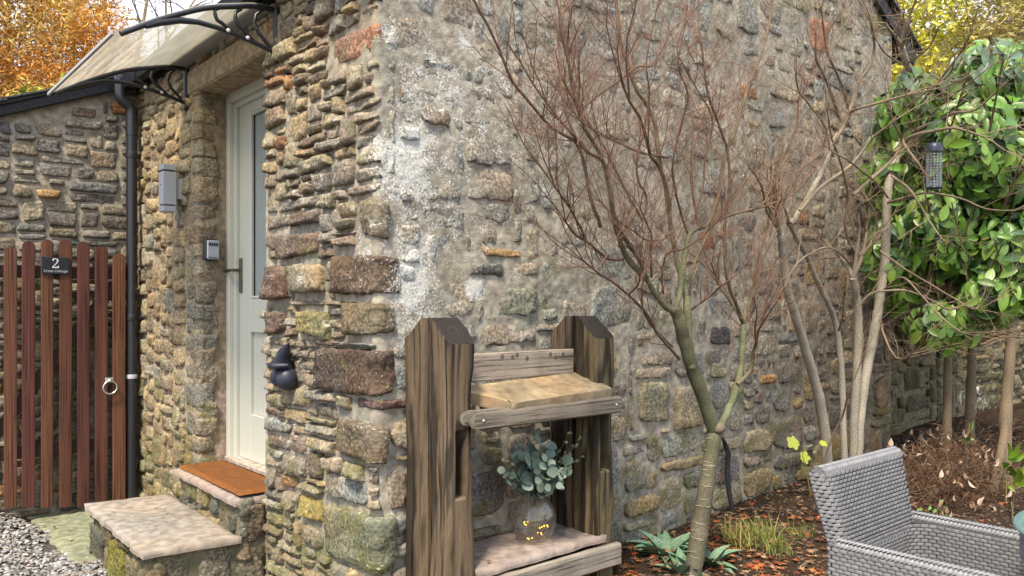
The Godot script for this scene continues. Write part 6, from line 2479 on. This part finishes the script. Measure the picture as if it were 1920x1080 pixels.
func shrub_limbs() -> Array:
	return [
		["trunk", 0.0360, 0.0220, [V(2.894,0.369,0.300), V(2.824,0.631,0.317), V(2.683,0.907,0.334), V(2.548,1.096,0.351), V(2.405,1.292,0.369), V(2.305,1.427,0.386), V(2.229,1.604,0.403), V(2.179,1.713,0.420)]],
		["trunk", 0.0220, 0.0140, [V(3.140,0.332,0.280), V(3.080,0.927,0.290), V(2.995,1.215,0.300), V(2.881,1.350,0.310), V(2.764,1.452,0.320), V(2.609,1.613,0.330), V(2.471,1.720,0.340), V(2.382,1.788,0.350)]],
		["trunk", 0.0300, 0.0240, [V(3.208,0.310,0.300), V(3.181,0.661,0.320), V(3.168,0.860,0.340), V(3.148,1.155,0.360), V(3.100,1.350,0.380), V(3.007,1.508,0.400)]],
		["trunk", 0.0360, 0.0240, [V(3.242,0.305,0.300), V(3.276,0.651,0.311), V(3.317,0.883,0.321), V(3.423,1.181,0.332), V(3.466,1.384,0.343), V(3.509,1.588,0.354), V(3.515,1.826,0.364), V(3.506,2.029,0.375), V(3.542,2.201,0.386), V(3.656,2.367,0.396), V(3.662,2.487,0.407), V(3.684,2.626,0.418), V(3.738,2.771,0.429), V(3.634,2.887,0.439), V(3.533,2.966,0.450)]],
		["branch", 0.0220, 0.0080, [V(2.382,1.788,0.350), V(2.453,1.864,0.373), V(2.572,2.011,0.395), V(2.641,2.135,0.418), V(2.688,2.267,0.441), V(2.753,2.347,0.464), V(2.770,2.421,0.486), V(2.805,2.529,0.509), V(2.816,2.616,0.532), V(2.883,2.700,0.555), V(2.900,2.804,0.577), V(2.800,2.926,0.600)]],
		["branch", 0.0120, 0.0050, [V(3.067,2.492,0.350), V(2.949,2.578,0.380), V(2.796,2.669,0.410), V(2.630,2.751,0.440), V(2.533,2.841,0.470), V(2.448,2.930,0.500)]],
		["branch", 0.0120, 0.0050, [V(2.853,2.409,0.400), V(2.682,2.522,0.438), V(2.523,2.604,0.475), V(2.370,2.653,0.513), V(2.301,2.769,0.550)]],
		["branch", 0.0120, 0.0060, [V(2.842,2.439,0.450), V(2.688,2.423,0.573), V(2.707,2.440,0.697), V(2.748,2.463,0.820)]],
		["branch", 0.0140, 0.0060, [V(2.406,1.858,0.400), V(2.523,1.993,0.460), V(2.703,2.108,0.520), V(2.767,2.211,0.580), V(2.766,2.276,0.640), V(2.763,2.309,0.700)]],
		["branch", 0.0120, 0.0060, [V(2.805,1.970,0.500), V(3.022,2.096,0.520), V(3.114,2.160,0.540), V(3.209,2.238,0.560), V(3.234,2.333,0.580), V(3.084,2.403,0.600), V(2.992,2.462,0.620)]],
		["branch", 0.0160, 0.0070, [V(3.625,2.394,0.420), V(3.509,2.400,0.557), V(3.416,2.384,0.695), V(3.351,2.371,0.833), V(3.323,2.305,0.970)]],
		["branch", 0.0140, 0.0060, [V(3.656,2.422,0.420), V(3.590,2.454,0.540), V(3.567,2.477,0.660), V(3.492,2.489,0.780), V(3.482,2.488,0.900), V(3.459,2.568,1.020)]],
		["branch", 0.0100, 0.0050, [V(3.679,2.487,0.420), V(3.556,2.610,0.570), V(3.429,2.688,0.720), V(3.328,2.791,0.870), V(3.081,2.820,1.020)]],
		["branch", 0.0100, 0.0040, [V(3.548,2.389,0.450), V(3.372,2.273,0.568), V(3.239,2.161,0.685), V(3.025,2.077,0.802), V(2.823,2.004,0.920)]],
		["branch", 0.0100, 0.0040, [V(3.399,2.144,0.450), V(3.336,2.059,0.568), V(3.203,1.955,0.685), V(3.060,1.827,0.802), V(2.904,1.721,0.920)]],
		["branch", 0.0100, 0.0050, [V(3.407,1.982,0.420), V(3.376,2.000,0.550), V(3.362,2.011,0.680), V(3.490,1.977,0.810), V(3.531,1.905,0.940), V(3.558,1.886,1.070)]],
		["branch", 0.0140, 0.0080, [V(3.060,1.446,0.380), V(3.023,1.604,0.392), V(3.079,1.653,0.403), V(3.177,1.699,0.415), V(3.256,1.751,0.427), V(3.196,1.899,0.438), V(3.049,1.982,0.450)]],
		["branch", 0.0100, 0.0060, [V(3.087,1.334,0.380), V(3.130,1.414,0.453), V(3.178,1.429,0.527), V(3.260,1.429,0.600), V(3.379,1.382,0.673), V(3.501,1.318,0.747), V(3.626,1.366,0.820)]],
		["branch", 0.0080, 0.0040, [V(3.342,1.432,0.420), V(3.286,1.510,0.557), V(3.179,1.427,0.695), V(3.127,1.290,0.833), V(3.057,1.199,0.970)]],
		["branch", 0.0080, 0.0040, [V(3.306,1.678,0.420), V(3.326,1.576,0.540), V(3.412,1.478,0.660), V(3.492,1.382,0.780), V(3.482,1.319,0.900), V(3.459,1.380,1.020)]],
		["branch", 0.0080, 0.0030, [V(3.349,1.251,0.400), V(3.150,1.129,0.530), V(2.983,1.048,0.660), V(2.818,1.056,0.790), V(2.589,1.105,0.920)]],
		["branch", 0.0070, 0.0030, [V(2.925,1.192,0.350), V(2.829,1.273,0.425), V(2.694,1.365,0.500)]],
		["branch", 0.0080, 0.0040, [V(2.819,0.379,0.300), V(2.801,0.578,0.375), V(2.780,0.711,0.450), V(2.693,0.846,0.525), V(2.664,1.000,0.600)]],
		["branch", 0.0090, 0.0040, [V(3.047,1.573,0.380), V(2.687,1.666,0.435), V(2.356,1.620,0.490), V(2.100,1.539,0.545), V(1.908,1.428,0.600)]],
		["branch", 0.0090, 0.0040, [V(3.033,1.636,0.400), V(2.823,1.779,0.444), V(2.767,1.953,0.488), V(2.607,2.110,0.532), V(2.418,2.224,0.576), V(2.291,2.324,0.620)]],
		["branch", 0.0100, 0.0050, [V(2.398,1.817,0.360), V(2.386,1.989,0.380), V(2.406,2.076,0.400), V(2.568,2.180,0.420), V(2.589,2.239,0.440), V(2.569,2.322,0.460), V(2.374,2.404,0.480), V(2.230,2.447,0.500)]],
		["branch", 0.0080, 0.0040, [V(2.257,1.720,0.380), V(2.004,1.810,0.453), V(1.829,1.920,0.527), V(1.633,1.967,0.600)]],
		["branch", 0.0080, 0.0040, [V(3.341,2.007,0.450), V(3.038,2.068,0.512), V(2.746,2.091,0.575), V(2.470,2.109,0.637), V(2.182,2.107,0.700)]],
		["branch", 0.0080, 0.0040, [V(3.493,2.580,0.500), V(3.420,2.635,0.657), V(3.326,2.680,0.813), V(2.985,2.668,0.970)]],
		["branch", 0.0070, 0.0030, [V(3.647,2.428,0.500), V(3.533,2.554,0.673), V(3.391,2.592,0.847), V(3.296,2.659,1.020)]],
		["branch", 0.0080, 0.0040, [V(3.533,2.865,0.450), V(3.147,2.836,0.525), V(2.851,2.848,0.600)]],
		["branch", 0.0080, 0.0040, [V(3.609,2.880,0.450), V(3.350,2.871,0.685), V(2.904,2.835,0.920)]],
	]
